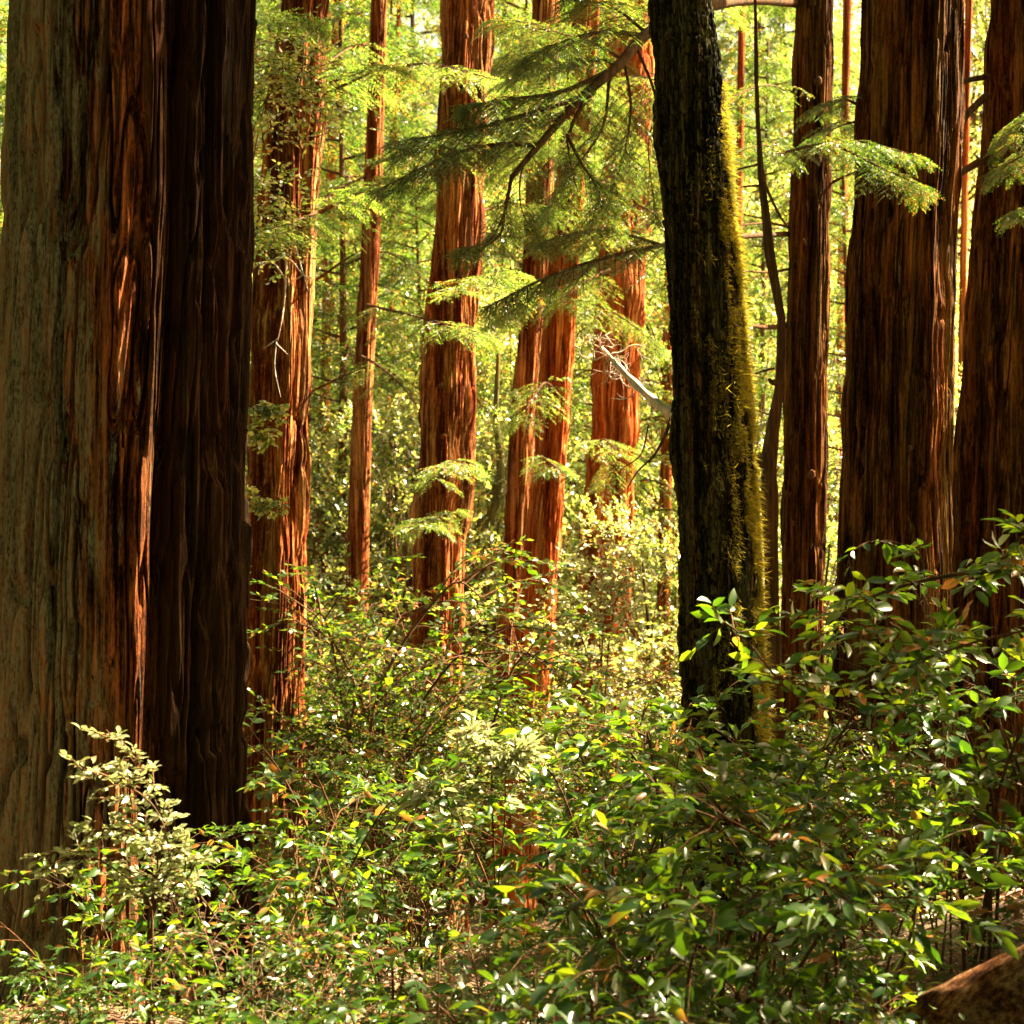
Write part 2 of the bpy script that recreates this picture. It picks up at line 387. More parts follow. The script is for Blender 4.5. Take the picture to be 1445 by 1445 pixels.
# ------------------------------------------------------------------ foliage makers (all relative to the thing's base)
def redwood_bough(rng, wood, fol, path, width=0.8, nb=40, nt_=10, K=12, llen=0.022, lwid=0.006, r0=0.03, droop=0.25, tw=0.16, taper=True):
    """a limb with flat drooping sprays of needles"""
    P = smooth_path(path, 30)
    tube(wood, P, np.linspace(r0, r0 * 0.15, 30), 6)
    T = norm(np.gradient(P, axis=0))
    u = np.linspace(0.12, 1.0, nb) ** 0.9
    idx = u * 29
    i0 = np.clip(idx.astype(int), 0, 28); fr = (idx - i0)[:, None]
    p0 = P[i0] * (1 - fr) + P[i0 + 1] * fr; t0 = T[i0]
    side = np.where(np.arange(nb) % 2 == 0, 1.0, -1.0)[:, None]
    upv = np.array([0, 0, 1.0])
    S_ = norm(np.cross(t0, upv[None]) + 1e-4)
    bd = norm(t0 * rng.uniform(.5, .9, (nb, 1)) + S_ * side + rng.normal(0, .18, (nb, 3)))
    bl = width * (np.sin(np.clip(u * 0.85 + .12, 0, 1) * np.pi) ** .6 if taper else 1.0) * rng.uniform(.6, 1.1, nb)
    # branchlets droop
    tt = np.linspace(0, 1, 6)
    for k in range(nb):
        q = p0[k] + bd[k] * (tt * bl[k])[:, None]; q[:, 2] -= droop * bl[k] * tt ** 2
        tube(wood, q, np.linspace(r0 * .22, r0 * .07, 6), 4)
    tu = np.linspace(.1, 1, nt_)[None, :] + rng.uniform(-.03, .03, (nb, nt_))
    tp = p0[:, None] + bd[:, None] * (tu * bl[:, None])[..., None]
    tp[..., 2] -= droop * bl[:, None] * tu ** 2
    s2 = np.where(np.arange(nt_) % 2 == 0, 1.0, -1.0)[None, :, None]
    bdir = bd[:, None] + np.array([0, 0, -1.0]) * (2 * droop * tu)[..., None]
    bdir = norm(bdir)
    sd = norm(np.cross(bdir, upv[None, None]))
    td = norm(bdir * .8 + sd * s2 * .8 + rng.normal(0, .12, (nb, nt_, 3)) + np.array([0, 0, -.15]))
    tl = tw * (1.15 - .6 * tu) * rng.uniform(.7, 1.2, (nb, nt_))
    nn = norm(np.array([0, 0, 1.0]) + rng.normal(0, .25, (nb, nt_, 3)))
    lu = np.linspace(.05, 1, K)
    lp = tp[:, :, None] + td[:, :, None] * (tl[:, :, None] * lu)[..., None]
    lp[..., 2] -= .12 * tl[:, :, None] * lu ** 2
    s3 = np.where(np.arange(K) % 2 == 0, 1.0, -1.0)[None, None, :, None]
    ls = norm(np.cross(td, nn))[:, :, None]
    ld = td[:, :, None] * .75 + ls * s3 * .75 + rng.normal(0, .12, lp.shape)
    ll = llen * (1.15 - .5 * lu)[None, None] * rng.uniform(.7, 1.2, lp.shape[:3])
    NN = np.broadcast_to(nn[:, :, None], lp.shape) + rng.normal(0, .2, lp.shape)
    leaves(fol, lp, ld, NN, ll.reshape(-1), (ll * lwid / llen).reshape(-1))

def twig_leaves(rng, fol, p, dr, L, K, ll, lw, tpl, spread=.8, up=.5):
    """p, dr: (N,3) twigs; K leaves alternate along each"""
    n = len(p)
    lu = np.linspace(.15, 1, K)[None] + rng.uniform(-.05, .05, (n, K))
    lp = p[:, None] + dr[:, None] * (lu * L[:, None])[..., None]
    lp[..., 2] -= .12 * L[:, None] * lu ** 2
    ang = (np.arange(K) * 2.4)[None] + rng.uniform(0, 6.28, (n, 1)) + rng.normal(0, .3, (n, K))
    ref = norm(np.cross(dr, np.array([0.02, 0.01, 1.0]))); r2 = np.cross(ref, dr)
    rad = ref[:, None] * np.cos(ang)[..., None] + r2[:, None] * (np.sin(ang) * .25)[..., None]
    ld = norm(dr[:, None] * (.35 + .6 * lu)[..., None] + rad * spread + rng.normal(0, .15, lp.shape) + np.array([0, 0, -.12]))
    nn = norm(np.array([0, 0, 1.0]) * up + rad * .1 + rng.normal(0, .34, lp.shape))
    s = rng.uniform(.65, 1.2, (n, K))
    leaves(fol, lp, ld, nn, (ll * s).reshape(-1), (lw * s).reshape(-1), tpl)

def shrub_parts(rng, H, spread, nstem, ntw, K, ll, lw, tpl, nsub=3, r0=.014, lean=(0, 0), low=.15, twl=.28, dr_=0.0):
    wood, fol = Acc(), Acc()
    SP, SD, SL = [], [], []
    for s in range(nstem):
        az = rng.uniform(0, 2 * np.pi); sp = spread * rng.uniform(.35, 1.0)
        h = H * rng.uniform(.65, 1.0)
        top = np.array([math.cos(az) * sp + lean[0], math.sin(az) * sp + lean[1], h])
        mid = top * np.array([.38, .38, .62]) + rng.normal(0, .07 * H, 3) * np.array([1, 1, .3])
        end = top + np.array([math.cos(az), math.sin(az), -.25]) * spread * .25
        P = smooth_path([np.array([math.cos(az) * .06, math.sin(az) * .06, -.15]), mid, top, end], 18)
        tube(wood, P, np.linspace(r0, r0 * .25, 18), 6)
        T = norm(np.gradient(P, axis=0))
        for k in range(ntw):
            u = low + (1 - low) * (k + rng.uniform()) / ntw
            i = min(int(u * 17), 16); p0 = P[i] + (P[i + 1] - P[i]) * (u * 17 - i)
            a2 = rng.uniform(0, 2 * np.pi)
            d0 = norm(T[i] * .4 + np.array([math.cos(a2), math.sin(a2), rng.uniform(-.15, .5)]))
            bl = H * rng.uniform(.12, .28) + .1
            q = smooth_path([p0, p0 + d0 * bl * .5 + np.array([0, 0, .03 * H]), p0 + d0 * bl], 6)
            tube(wood, q, np.linspace(r0 * .35, r0 * .15, 6), 4)
            td = norm(np.gradient(q, axis=0))
            for w in range(nsub):
                j = min(2 + w, 5) if w < nsub - 1 else 5
                dd = norm(td[j] * .8 + rng.normal(0, .5, 3) * np.array([1, 1, .4]) + np.array([0, 0, -dr_]))
                L = twl * rng.uniform(.6, 1.2)
                SP.append(q[j]); SD.append(dd); SL.append(L)
                tube(wood, np.array([q[j], q[j] + dd * L * .5 + np.array([0, 0, -.03 * L]), q[j] + dd * L + np.array([0, 0, -.12 * L])]), [r0 * .16, r0 * .12, r0 * .08], 4)
    twig_leaves(rng, fol, np.array(SP), np.array(SD), np.array(SL), K, ll, lw, tpl)
    return wood, fol

def young_redwood_parts(rng, H=12, w=2.2, nb=46, z0=.08, **kw):
    tr, wood, fol = Acc(), Acc(), Acc()
    P = smooth_path([(0, 0, -.4), (rng.normal(0, .15), rng.normal(0, .15), H * .5), (rng.normal(0, .2), rng.normal(0, .2), H)], 24)
    tube(tr, P, np.linspace(.15, .02, 24), 10)
    for k in range(nb):
        u = z0 + (1 - z0) * (k + rng.uniform()) / nb
        i = min(int(u * 23), 22); p = P[i]
        p = np.array([p[0], p[1], P[0][2] + u * (P[-1][2] - P[0][2])])
        az = k * 2.4 + rng.uniform(-.5, .5); L = w * (1.05 - u) ** .55 * rng.uniform(.55, 1.1) + .2
        d0 = np.array([math.cos(az), math.sin(az), 0])
        redwood_bough(rng, wood, fol, [p, p + d0 * L * .5 + np.array([0, 0, .06 * L]), p + d0 * L + np.array([0, 0, -.28 * L])],
                      width=.30 * L + .25, r0=.022, **kw)
    return tr, wood, fol

def leafy_tree_parts(rng, H=9, R=2.4, ncl=42, tpc=26, K=7, ll=.075, lw=.05, z0=.2, r0=.10):
    tr, wood, fol = Acc(), Acc(), Acc()
    P = smooth_path([(0, 0, -.4), (rng.normal(0, .4), rng.normal(0, .4), H * .45), (rng.normal(0, .7), rng.normal(0, .7), H * .92)], 20)
    tube(tr, P, np.linspace(r0, r0 * .2, 20), 10)
    SP, SD, SL = [], [], []
    for k in range(ncl):
        u = z0 + (1 - z0) * rng.uniform() ** .8
        az = rng.uniform(0, 6.283); rad = R * math.sqrt(max(.05, 1 - (u * 1.9 - 1.05) ** 2)) * rng.uniform(.25, 1.0)
        i = min(int(u * 17), 18); p = P[max(i - 3, 1)]
        c = np.array([P[i][0] + math.cos(az) * rad, P[i][1] + math.sin(az) * rad, H * u + rng.normal(0, .3)])
        q = smooth_path([p, (p + c) / 2 + rng.normal(0, .15, 3), c], 7)
        tube(wood, q, np.linspace(r0 * .3, r0 * .06, 7), 5)
        cs = rng.uniform(.35, .75) * R * .38
        o = rng.normal(0, 1, (tpc, 3)) * np.array([cs, cs, cs * .30]) + c
        dd = norm(norm(o - p) + rng.normal(0, .5, (tpc, 3)) * np.array([1, 1, .4]))
        SP.append(o); SD.append(dd); SL.append(rng.uniform(.2, .45, tpc))
    twig_leaves(rng, fol, np.concatenate(SP), np.concatenate(SD), np.concatenate(SL), K, ll, lw, LEAF_FAR)
    return tr, wood, fol

def rng_(s): return np.random.default_rng(s)

# ================================================================== the named trunks
ptsA = [(0, 32, 357), (300, 22, 350), (560, 4, 343), (964, -14, 335), (1400, -30, 318)]
def shapeA(R, TH, Z):
    # TH = -pi/2 looks at the viewer; a deep re-entrant channel runs a little right of the middle
    d = TH - (1.5 * np.pi + .24 + .03 * np.sin(Z * 1.3)); R = R - .10 * np.exp(-(d / .07) ** 2)
    R = R + .02 * np.exp(-((d + .18) / .06) ** 2)
    d = TH - (1.5 * np.pi + .62 + .04 * np.sin(Z * .9 + 1)); R = R - .13 * np.exp(-(d / .10) ** 2)
    d = TH - (1.5 * np.pi - .30 + .03 * np.sin(Z * 1.1 + 2)); R = R - .022 * np.exp(-(d / .018) ** 2)
    d = TH - (1.5 * np.pi - .62 + .04 * np.sin(Z * .8 + 2)); R = R - .04 * np.exp(-(d / .02) ** 2)
    return R
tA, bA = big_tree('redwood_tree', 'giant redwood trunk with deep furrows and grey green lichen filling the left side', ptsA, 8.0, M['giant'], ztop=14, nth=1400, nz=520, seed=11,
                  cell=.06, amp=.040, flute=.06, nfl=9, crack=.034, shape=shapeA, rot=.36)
ptsB = [(0, 395, 463), (200, 372, 452), (400, 358, 443), (700, 343, 433), (1000, 332, 428), (1400, 322, 432)]
tB, bB = big_tree('redwood_tree', 'red barked redwood just right of the giant lichened trunk', ptsB, 13.0, M['redwood_deep'], ztop=20, nth=420, nz=260, seed=21, cell=.04, amp=.022, flute=.10, nfl=6, crack=.016, lump=.07)
ptsC = [(0, 524, 546), (300, 512, 538), (600, 496, 524), (800, 489, 520), (1100, 480, 514)]
tC, bC = big_tree('redwood_tree', 'slim reddish redwood trunk, thinnest of the tall ones', ptsC, 19.0, M['redwood_deep'], ztop=26, nth=120, nz=200, seed=31, cell=.03, amp=.012, flute=.05, crack=.008)
ptsD = [(0, 625, 698), (200, 617, 688), (400, 607, 675), (600, 592, 668), (800, 580, 657), (1000, 574, 652), (1300, 566, 652)]
tD, bD = big_tree('redwood_tree', 'redwood with a brightly sunlit right edge beside the slim trunk', ptsD, 16.0, M['redwood_deep'], ztop=24, nth=320, nz=240, seed=41, cell=.04, amp=.022, flute=.10, nfl=6, crack=.016, lump=.08)
ptsE1 = [(0, 752, 790), (430, 736, 772), (600, 720, 756), (800, 708, 744), (970, 698, 734), (1350, 682, 718)]
tE1, bE1 = big_tree('redwood_tree', 'narrow rear trunk of the twin orange redwoods in the centre', ptsE1, 19.4, M['redwood_deep'], ztop=26, nth=200, nz=200, seed=51, cell=.04, amp=.018, flute=.08, crack=.012, group='twin orange redwoods')
ptsE2 = [(0, 812, 848), (330, 778, 818), (480, 764, 811), (700, 750, 795), (970, 722, 777), (1100, 706, 766), (1350, 690, 748)]
tE2, bE2 = big_tree('redwood_tree', 'front trunk of the twin orange redwoods, leaning right', ptsE2, 18.2, M['redwood'], ztop=26, nth=220, nz=220, seed=61, cell=.04, amp=.020, flute=.10, nfl=5, crack=.014, lump=.03, group='twin orange redwoods')
ptsF = [(0, 860, 925), (380, 846, 911), (500, 840, 905), (700, 826, 896), (800, 818, 890), (1000, 806, 876), (1300, 800, 880)]
tF, bF = big_tree('redwood_tree', 'orange redwood behind the dangling white twigs and bright bush', ptsF, 21.0, M['redwood'], ztop=26, nth=260, nz=220, seed=71, cell=.04, amp=.022, flute=.12, nfl=7, crack=.016, lump=.09)
ptsG = [(0, 918, 1008), (200, 928, 1022), (400, 940, 1042), (600, 948, 1058), (800, 957, 1068), (900, 962, 1072), (1300, 985, 1090)]
tG, bG = big_tree('oak_tree', 'dark rough trunk with golden moss down its right side', ptsG, 9.0, M['oak'], ztop=9, nth=520, nz=700, seed=81, cell=.022, amp=.018, flute=.04, nfl=4, crack=.013, lump=.06, flare=.2, zf=8.0)
ptsH = [(-40, 1062, 1066), (150, 1066, 1072), (250, 1069, 1078), (350, 1079, 1092), (450, 1097, 1109), (550, 1092, 1105), (650, 1072, 1098), (750, 1076, 1098), (900, 1082, 1102), (1150, 1090, 1112)]
tH, bH = big_tree('young_tree', 'crooked thin dark stem between the mossy trunk and the smooth brown one', ptsH, 11.5, M['twig'], ztop=6, nth=60, nz=240, seed=91, cell=.02, amp=.006, flute=.05, crack=.004, lump=.02)
ptsI = [(0, 1122, 1174), (300, 1115, 1170), (600, 1105, 1167), (800, 1102, 1163), (1000, 1097, 1160), (1300, 1092, 1158)]
tI, bI = big_tree('redwood_tree', 'straight brown trunk of middling width with small knots, right of the mossy trunk', ptsI, 14.0, M['redwood_dim'], ztop=20, nth=340, nz=320, seed=101, cell=.03, amp=.016, flute=.06, crack=.011, lump=.035)
ptsJ = [(0, 1217, 1357), (300, 1208, 1347), (500, 1195, 1340), (700, 1185, 1337), (900, 1180, 1340), (1130, 1172, 1345)]
tJ, bJ = big_tree('redwood_tree', 'broad brown redwood with long stringy bark, widest on the right', ptsJ, 11.5, M['redwood_dim'], ztop=18, nth=800, nz=380, seed=111, cell=.045, amp=.026, flute=.07, nfl=8, crack=.018, lump=.05)
ptsK = [(0, 1400, 1500), (200, 1387, 1495), (500, 1362, 1482), (700, 1348, 1478), (900, 1336, 1476), (1150, 1326, 1480)]
tK, bK = big_tree('redwood_tree', 'dark brown redwood cut off by the right edge', ptsK, 12.3, M['redwood_dim'], ztop=18, nth=700, nz=340, seed=121, cell=.045, amp=.022, flute=.08, nfl=7, crack=.016, lump=.06)
# slim far stems
FAR = [([(0, 470, 486), (300, 458, 472), (700, 446, 462), (1000, 438, 456)], 27, 'faint slim trunk far behind between the red redwood and the slim one'),
       ([(0, 944, 958), (500, 935, 950), (700, 930, 948), (1000, 925, 945)], 24, 'small far trunk showing just left of the dark mossy trunk'),
       ([(0, 560, 566), (500, 546, 553), (700, 538, 546), (1000, 530, 540)], 30, 'hair thin far trunk right of the slim redwood'),
       ([(0, 1042, 1052), (500, 1035, 1046), (900, 1030, 1042)], 26, 'thin far trunk hidden behind the mossy side of the dark trunk'),
       ([(0, 1362, 1372), (500, 1352, 1362), (900, 1346, 1357)], 26, 'thin far trunk in the gap between the two broad right redwoods'),
       ([(0, 1190, 1202), (500, 1180, 1190), (900, 1172, 1184)], 30, 'thin far trunk in the gap left of the broad right redwood')]
for k, (p, d, lb) in enumerate(FAR):
    big_tree('slim_tree', lb, p, d, M['redwood'], ztop=20, nth=40, nz=60, seed=200 + k, cell=.04, amp=.012, flute=.05, crack=.006, group='slim stems far behind')
# leaning crooked tree between D and E
A = Acc(); dd = 21.0
cp = [at(640, 860, dd), at(662, 775, dd), at(700, 712, dd), at(706, 650, dd), at(700, 590, dd), at(703, 500, dd)]
b0 = np.array([cp[0][0] - .3, dd, float(ground_z(cp[0][0] - .3, dd))])
tS = thing('oak_tree', 'thin elbow shaped tree leaning between two redwoods near the centre', 'tree', b0)
P = smooth_path([b0 - (0, 0, .2)] + cp, 60) - b0
tube(A, P, np.linspace(.12, .03, 60), 12)
M['olive'] = bark_mat('olive_bark', (.03, .025, .01), (.10, .085, .03), (.2, .17, .07), fine=2)
link('trunk', A.mesh('trunk', M['olive']), tS)

# ------------------------------------------------------------------ moss on the dark trunk (as tufts on its right face)
def moss():
    rng = rng_(5); n = 110000
    py = rng.uniform(120, 1050, n)
    pp = sorted(ptsG); ys = [p[0] for p in pp]
    xl = np.interp(py, ys, [p[1] for p in pp]); xr = np.interp(py, ys, [p[2] for p in pp])
    w = np.clip((py - 120) / 250, .15, 1)
    th = -np.clip(rng.exponential(.55, n) * w, 0, 1.9) + rng.choice([0, 0, .5], n) * rng.uniform(0, 1.5, n)
    keep = vnoise(th * 5 + 40, py * .022, 1e6, 9) * .6 + vnoise(th * 18 + 40, py * .07, 1e6, 10) * .4 > .38 + .14 * np.clip(-th, 0, 1.6)
    th, py, xl, xr = th[keep], py[keep], xl[keep], xr[keep]; n = len(py)
    r = (xr - xl) / 2 / F * 9.0; x = ((xl + xr) / 2 - CX) / F * 9.0; z = (CY - py) / F * 9.0
    nrm = np.stack([np.cos(th), np.sin(th), np.zeros(n)], -1)
    P = np.stack([x, np.full(n, 9.0), z], -1) + nrm * (r * .99 + .002)[:, None] - bG
    D = norm(nrm + rng.normal(0, .55, (n, 3)) + np.array([0, 0, -.5]))
    A = Acc(); leaves(A, P, D, rng.normal(0, 1, (n, 3)), rng.uniform(.012, .055, n) * (1 + 1.2 * (rng.uniform(0, 1, n) > .93)), rng.uniform(.002, .007, n))
    o = link('moss', A.mesh('moss', M['moss'], False), tG); o['kind'] = 'stuff'; o['label'] = 'golden moss lit by the sun'
moss()

# ------------------------------------------------------------------ knots / small broken limb stubs
def stubs(t, b, pts, d, rows, mat):
    pp = sorted(pts); ys = [p[0] for p in pp]
    for py, f, ln, r in rows:
        xl = np.interp(py, ys, [p[1] for p in pp]); xr = np.interp(py, ys, [p[2] for p in pp])
        R = (xr - xl) / 2 / F * d; c = at((xl + xr) / 2, py, d)
        n = norm(np.array([f, -math.sqrt(max(0, 1 - f * f)), 0.05]))
        A = Acc(); p0 = c + n * R * .85 - b
        tube(A, smooth_path([p0, p0 + n * ln * .6, p0 + n * ln + np.array([0, 0, .3 * ln])], 8), np.linspace(r, r * .5, 8), 9)
        link('branch_stub', A.mesh('branch_stub', mat), t)
stubs(tI, bI, ptsI, 14.0, [(125, .1, .07, .05), (235, .2, .06, .03), (350, -.4, .10, .03), (672, .1, .08, .055), (700, -.8, .12, .035), (740, -.6, .06, .03), (15, -.2, .07, .03)], M['twig'])
stubs(tJ, bJ, ptsJ, 11.5, [(350, .05, .05, .03), (640, .0, .06, .035)], M['twig'])
stubs(tD, bD, ptsD, 16.0, [(300, .1, .06, .03), (550, -.2, .07, .05), (620, 0, .06, .05), (65, 0, .06, .04)], M['twig'])
stubs(tH, bH, ptsH, 11.5, [(650, -.98, .16, .06), (755, -.9, .06, .03), (540, -.9, .06, .03)], M['twig'])

def limbs(t, b, name, mat, lst, n=7, label=None):
    for pts, r0, r1 in lst:
        A = Acc(); P = smooth_path([at(*q) - b for q in pts], 30)
        tube(A, P, np.linspace(r0, r1, 30), n)
        o = link(name, A.mesh(name, mat), t)
        if label: o['label'] = label
limbs(tK, bK, 'branch', M['twig'], [([(1400, 108, 12.3), (1372, 112, 12.2), (1345, 118, 12.1)], .028, .02),
      ([(1392, 135, 12.2), (1368, 158, 12.1), (1350, 190, 12.0), (1345, 215, 12)], .035, .02),
      ([(1382, 228, 12.2), (1362, 240, 12.1), (1345, 252, 12.0)], .035, .025)])
limbs(tI, bI, 'branch', M['twig'], [([(1118, 322, 14), (1085, 315, 13.6), (1040, 318, 13.2)], .014, .008), ([(1112, 459, 14), (1080, 462, 13.6), (1045, 456, 13.2)], .03, .014),
      ([(1112, 380, 14), (1085, 384, 13.6), (1042, 382, 13.2)], .014, .008), ([(1170, 260, 14), (1190, 250, 13.8), (1206, 243, 13.6)], .016, .008)])
limbs(tH, bH, 'branch', M['twig'], [([(1075, 250, 11.5), (1086, 275, 11.4), (1098, 300, 11.4), (1112, 322, 11.3)], .014, .008),
      ([(1070, 232, 11.5), (1045, 238, 11.4), (1028, 242, 11.3)], .010, .005), ([(1070, 262, 11.5), (1045, 264, 11.4), (1030, 268, 11.3)], .010, .005),
      ([(1092, 520, 11.5), (1075, 524, 11.4), (1055, 532, 11.3)], .010, .006), ([(1084, 585, 11.5), (1070, 580, 11.4), (1058, 574, 11.3)], .007, .004)])
limbs(tB, bB, 'branch', M['twig'], [([(452, 300, 13), (485, 282, 12.8), (530, 262, 12.6)], .022, .008), ([(455, 135, 13), (490, 118, 12.8), (540, 95, 12.6)], .02, .008),
      ([(446, 395, 13), (475, 375, 12.8), (500, 358, 12.6)], .016, .006), ([(440, 552, 13), (470, 538, 12.8), (520, 515, 12.6)], .012, .005)])

# bleached dead twigs in front of the red redwood
def dead_twigs():
    d = 12.3
    L = [([(366, 372, d), (385, 369, d), (402, 363, d), (415, 372, d), (428, 388, d), (441, 392, d)], .012, .004),
         ([(402, 363, d), (398, 345, d), (396, 352, d - .1)], .006, .003),
         ([(405, 365, d), (403, 395, d), (402, 420, d), (398, 450, d - .1), (392, 480, d - .1)], .009, .004),
         ([(385, 369, d), (397, 385, d), (404, 400, d)], .008, .005),
         ([(428, 386, d), (418, 350, d + .1), (412, 335, d + .1)], .006, .003), ([(428, 386, d), (435, 410, d)], .005, .002), ([(427, 388, d), (412, 398, d)], .007, .003),
         ([(392, 478, d), (372, 492, d)], .005, .002), ([(390, 482, d), (388, 520, d), (396, 560, d)], .005, .002), ([(390, 485, d), (406, 500, d)], .005, .002),
         ([(366, 372, d), (350, 384, d)], .006, .003), ([(350, 235, d), (372, 252, d), (385, 236, d), (400, 228, d)], .005, .002)]
    limbs(tB, bB, 'dead_twig', M['pale'], L, n=5, label='bleached bare twig against the red bark')
dead_twigs()
# broken white limb with hanging twigs on the dark trunk
def broken_limb():
    d = 9.0
    A = Acc()
    P = smooth_path([at(955, 590, d), at(925, 568, d + .16), at(895, 540, d + .30), at(868, 512, d + .42), at(848, 490, d + .5)], 30) - bG
    tube(A, P, np.linspace(.036, .013, 30) * (1 + .15 * np.sin(np.arange(30))), 9)
    o = link('broken_limb', A.mesh('broken_limb', M['pale']), tG); o['label'] = 'pale broken limb pointing up left'
    rng = rng_(8); B = Acc(); e = d + .45
    def jag(p, ang, ln, r, lv):
        q = [p]; k = max(3, int(ln / .03))
        for _ in range(k):
            ang += rng.normal(0, .42); ang = ang * .93 + (-1.5) * .07
            q.append(q[-1] + np.array([math.cos(ang), rng.normal(0, .3), math.sin(ang)]) * ln / k)
        q = np.array(q); tube(B, q, np.linspace(r, r * .45, len(q)), 5)
        if lv:
            for _ in range(3 if lv > 1 else 2):
                i_ = rng.integers(1, len(q) - 1); jag(q[i_], ang + rng.choice([-1, 1]) * rng.uniform(.6, 1.3), ln * rng.uniform(.35, .6), r * .65, lv - 1)
    for (x, y), a_, ln in (((866, 512), 3.6, .30), ((850, 494), 2.9, .16), ((880, 526), 4.2, .22), ((872, 520), 4.0, .40), ((895, 540), 4.4, .2), ((858, 500), 3.9, .34), ((850, 492), 2.2, .14), ((905, 550), 2.4, .12)):
        jag(at(x, y, e) - bG, a_, ln, .0062, 2)
    o = link('hanging_twigs', B.mesh('hanging_twigs', M['pale']), tG)
broken_limb()
limbs(tG, bG, 'branch', M['twig'], [([(945, 600, 9), (925, 640, 8.9), (900, 665, 8.8), (885, 690, 8.8)], .01, .004), ([(915, 600, 9), (905, 640, 8.9), (880, 660, 8.8)], .006, .003),
                                   ([(955, 560, 9), (935, 620, 9), (915, 655, 9)], .006, .003)])

# ------------------------------------------------------------------ boughs of needles seen near
def boughs(t, b, seed, specs, fm='rw', **kw):
    """each spec: path of (px,py,depth), width, r0 ; one 'bough' part each with its needles as a sub-part"""
    rng = rng_(seed)
    for path, w, r0, nb in specs:
        wood, fol = Acc(), Acc()
        redwood_bough(rng, wood, fol, [at(*q) - b for q in path], width=w, r0=r0, nb=nb, **kw)
        o = link('bough', wood.mesh('bough', M['twig']), t)
        link('needles', fol.mesh('needles', M[fm], False), o)
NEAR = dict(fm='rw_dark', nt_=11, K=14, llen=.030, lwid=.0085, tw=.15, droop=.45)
# the long reddish limb that passes behind the mossy trunk and hangs in front of the centre
limbs(tI, bI, 'limb', M['twig'], [([(1122, 2, 14), (1060, -2, 12.5), (1000, 8, 11.2), (920, 42, 10.6), (870, 95, 10.3), (820, 138, 10.2), (760, 205, 10.1), (722, 250, 10)], .065, .018),
      ([(852, 108, 10.3), (815, 160, 10.2), (800, 200, 10.2)], .022, .010), ([(722, 250, 10), (712, 300, 10), (706, 330, 9.9), (680, 352, 9.9)], .014, .005), ([(800, 195, 10.2), (806, 235, 10.1), (815, 270, 10.1)], .008, .004)])
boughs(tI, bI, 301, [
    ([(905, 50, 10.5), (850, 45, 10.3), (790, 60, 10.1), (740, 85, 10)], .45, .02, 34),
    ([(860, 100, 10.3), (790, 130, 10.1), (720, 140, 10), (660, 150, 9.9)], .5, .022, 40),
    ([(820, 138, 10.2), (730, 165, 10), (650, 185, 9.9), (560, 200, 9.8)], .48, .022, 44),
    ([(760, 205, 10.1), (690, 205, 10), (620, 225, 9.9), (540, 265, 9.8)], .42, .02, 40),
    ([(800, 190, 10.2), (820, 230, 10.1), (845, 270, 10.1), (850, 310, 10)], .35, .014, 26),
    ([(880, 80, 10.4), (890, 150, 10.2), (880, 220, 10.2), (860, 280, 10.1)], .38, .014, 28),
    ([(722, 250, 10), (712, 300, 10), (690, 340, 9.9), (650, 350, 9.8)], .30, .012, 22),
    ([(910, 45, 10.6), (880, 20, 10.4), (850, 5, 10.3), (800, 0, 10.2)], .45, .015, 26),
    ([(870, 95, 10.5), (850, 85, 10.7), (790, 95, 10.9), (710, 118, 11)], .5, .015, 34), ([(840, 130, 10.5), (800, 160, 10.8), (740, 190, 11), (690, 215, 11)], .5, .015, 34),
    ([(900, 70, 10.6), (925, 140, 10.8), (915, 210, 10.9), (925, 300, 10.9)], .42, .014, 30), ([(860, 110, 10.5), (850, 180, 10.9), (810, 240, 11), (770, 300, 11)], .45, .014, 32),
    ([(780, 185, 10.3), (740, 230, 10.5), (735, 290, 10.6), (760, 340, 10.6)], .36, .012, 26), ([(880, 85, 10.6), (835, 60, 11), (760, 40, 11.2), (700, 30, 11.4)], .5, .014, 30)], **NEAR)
boughs(tI, bI, 302, [
    ([(1112, 330, 14), (1020, 335, 12.5), (940, 345, 10.8), (850, 365, 10.4), (770, 392, 10.2), (690, 432, 10)], .45, .03, 60),
    ([(930, 345, 10.8), (880, 330, 10.5), (830, 325, 10.3), (770, 340, 10.2)], .35, .015, 26),
    ([(1112, 232, 14), (1090, 222, 13), (1150, 205, 11), (1215, 200, 10.4), (1300, 222, 9.9)], .30, .02, 34),
    ([(1180, 205, 10.6), (1220, 225, 10.3), (1262, 245, 10), (1300, 262, 9.9)], .26, .012, 26),
    ([(1118, 130, 14), (1080, 120, 13), (1040, 135, 12.5), (1010, 160, 12)], .5, .015, 30),
    ([(1118, 210, 14), (1075, 205, 13), (1040, 215, 12.5), (1015, 235, 12)], .5, .015, 30)], **NEAR)
boughs(tJ, bJ, 303, [([(1215, 150, 11.6), (1190, 140, 11.6), (1165, 150, 11.8)], .4, .015, 16), ([(1215, 170, 11.6), (1185, 178, 11.8), (1160, 195, 12)], .35, .012, 16)], **NEAR)
boughs(tK, bK, 304, [([(1480, 150, 10), (1450, 165, 9.7), (1420, 205, 9.5)], .25, .012, 20), ([(1490, 190, 10), (1450, 215, 9.7), (1410, 240, 9.5)], .26, .012, 22), ([(1490, 270, 10), (1455, 290, 9.7), (1430, 300, 9.6)], .16, .01, 14)], **NEAR)
MIDB = dict(nt_=10, K=12, llen=.045, lwid=.013, tw=.22, droop=.35)
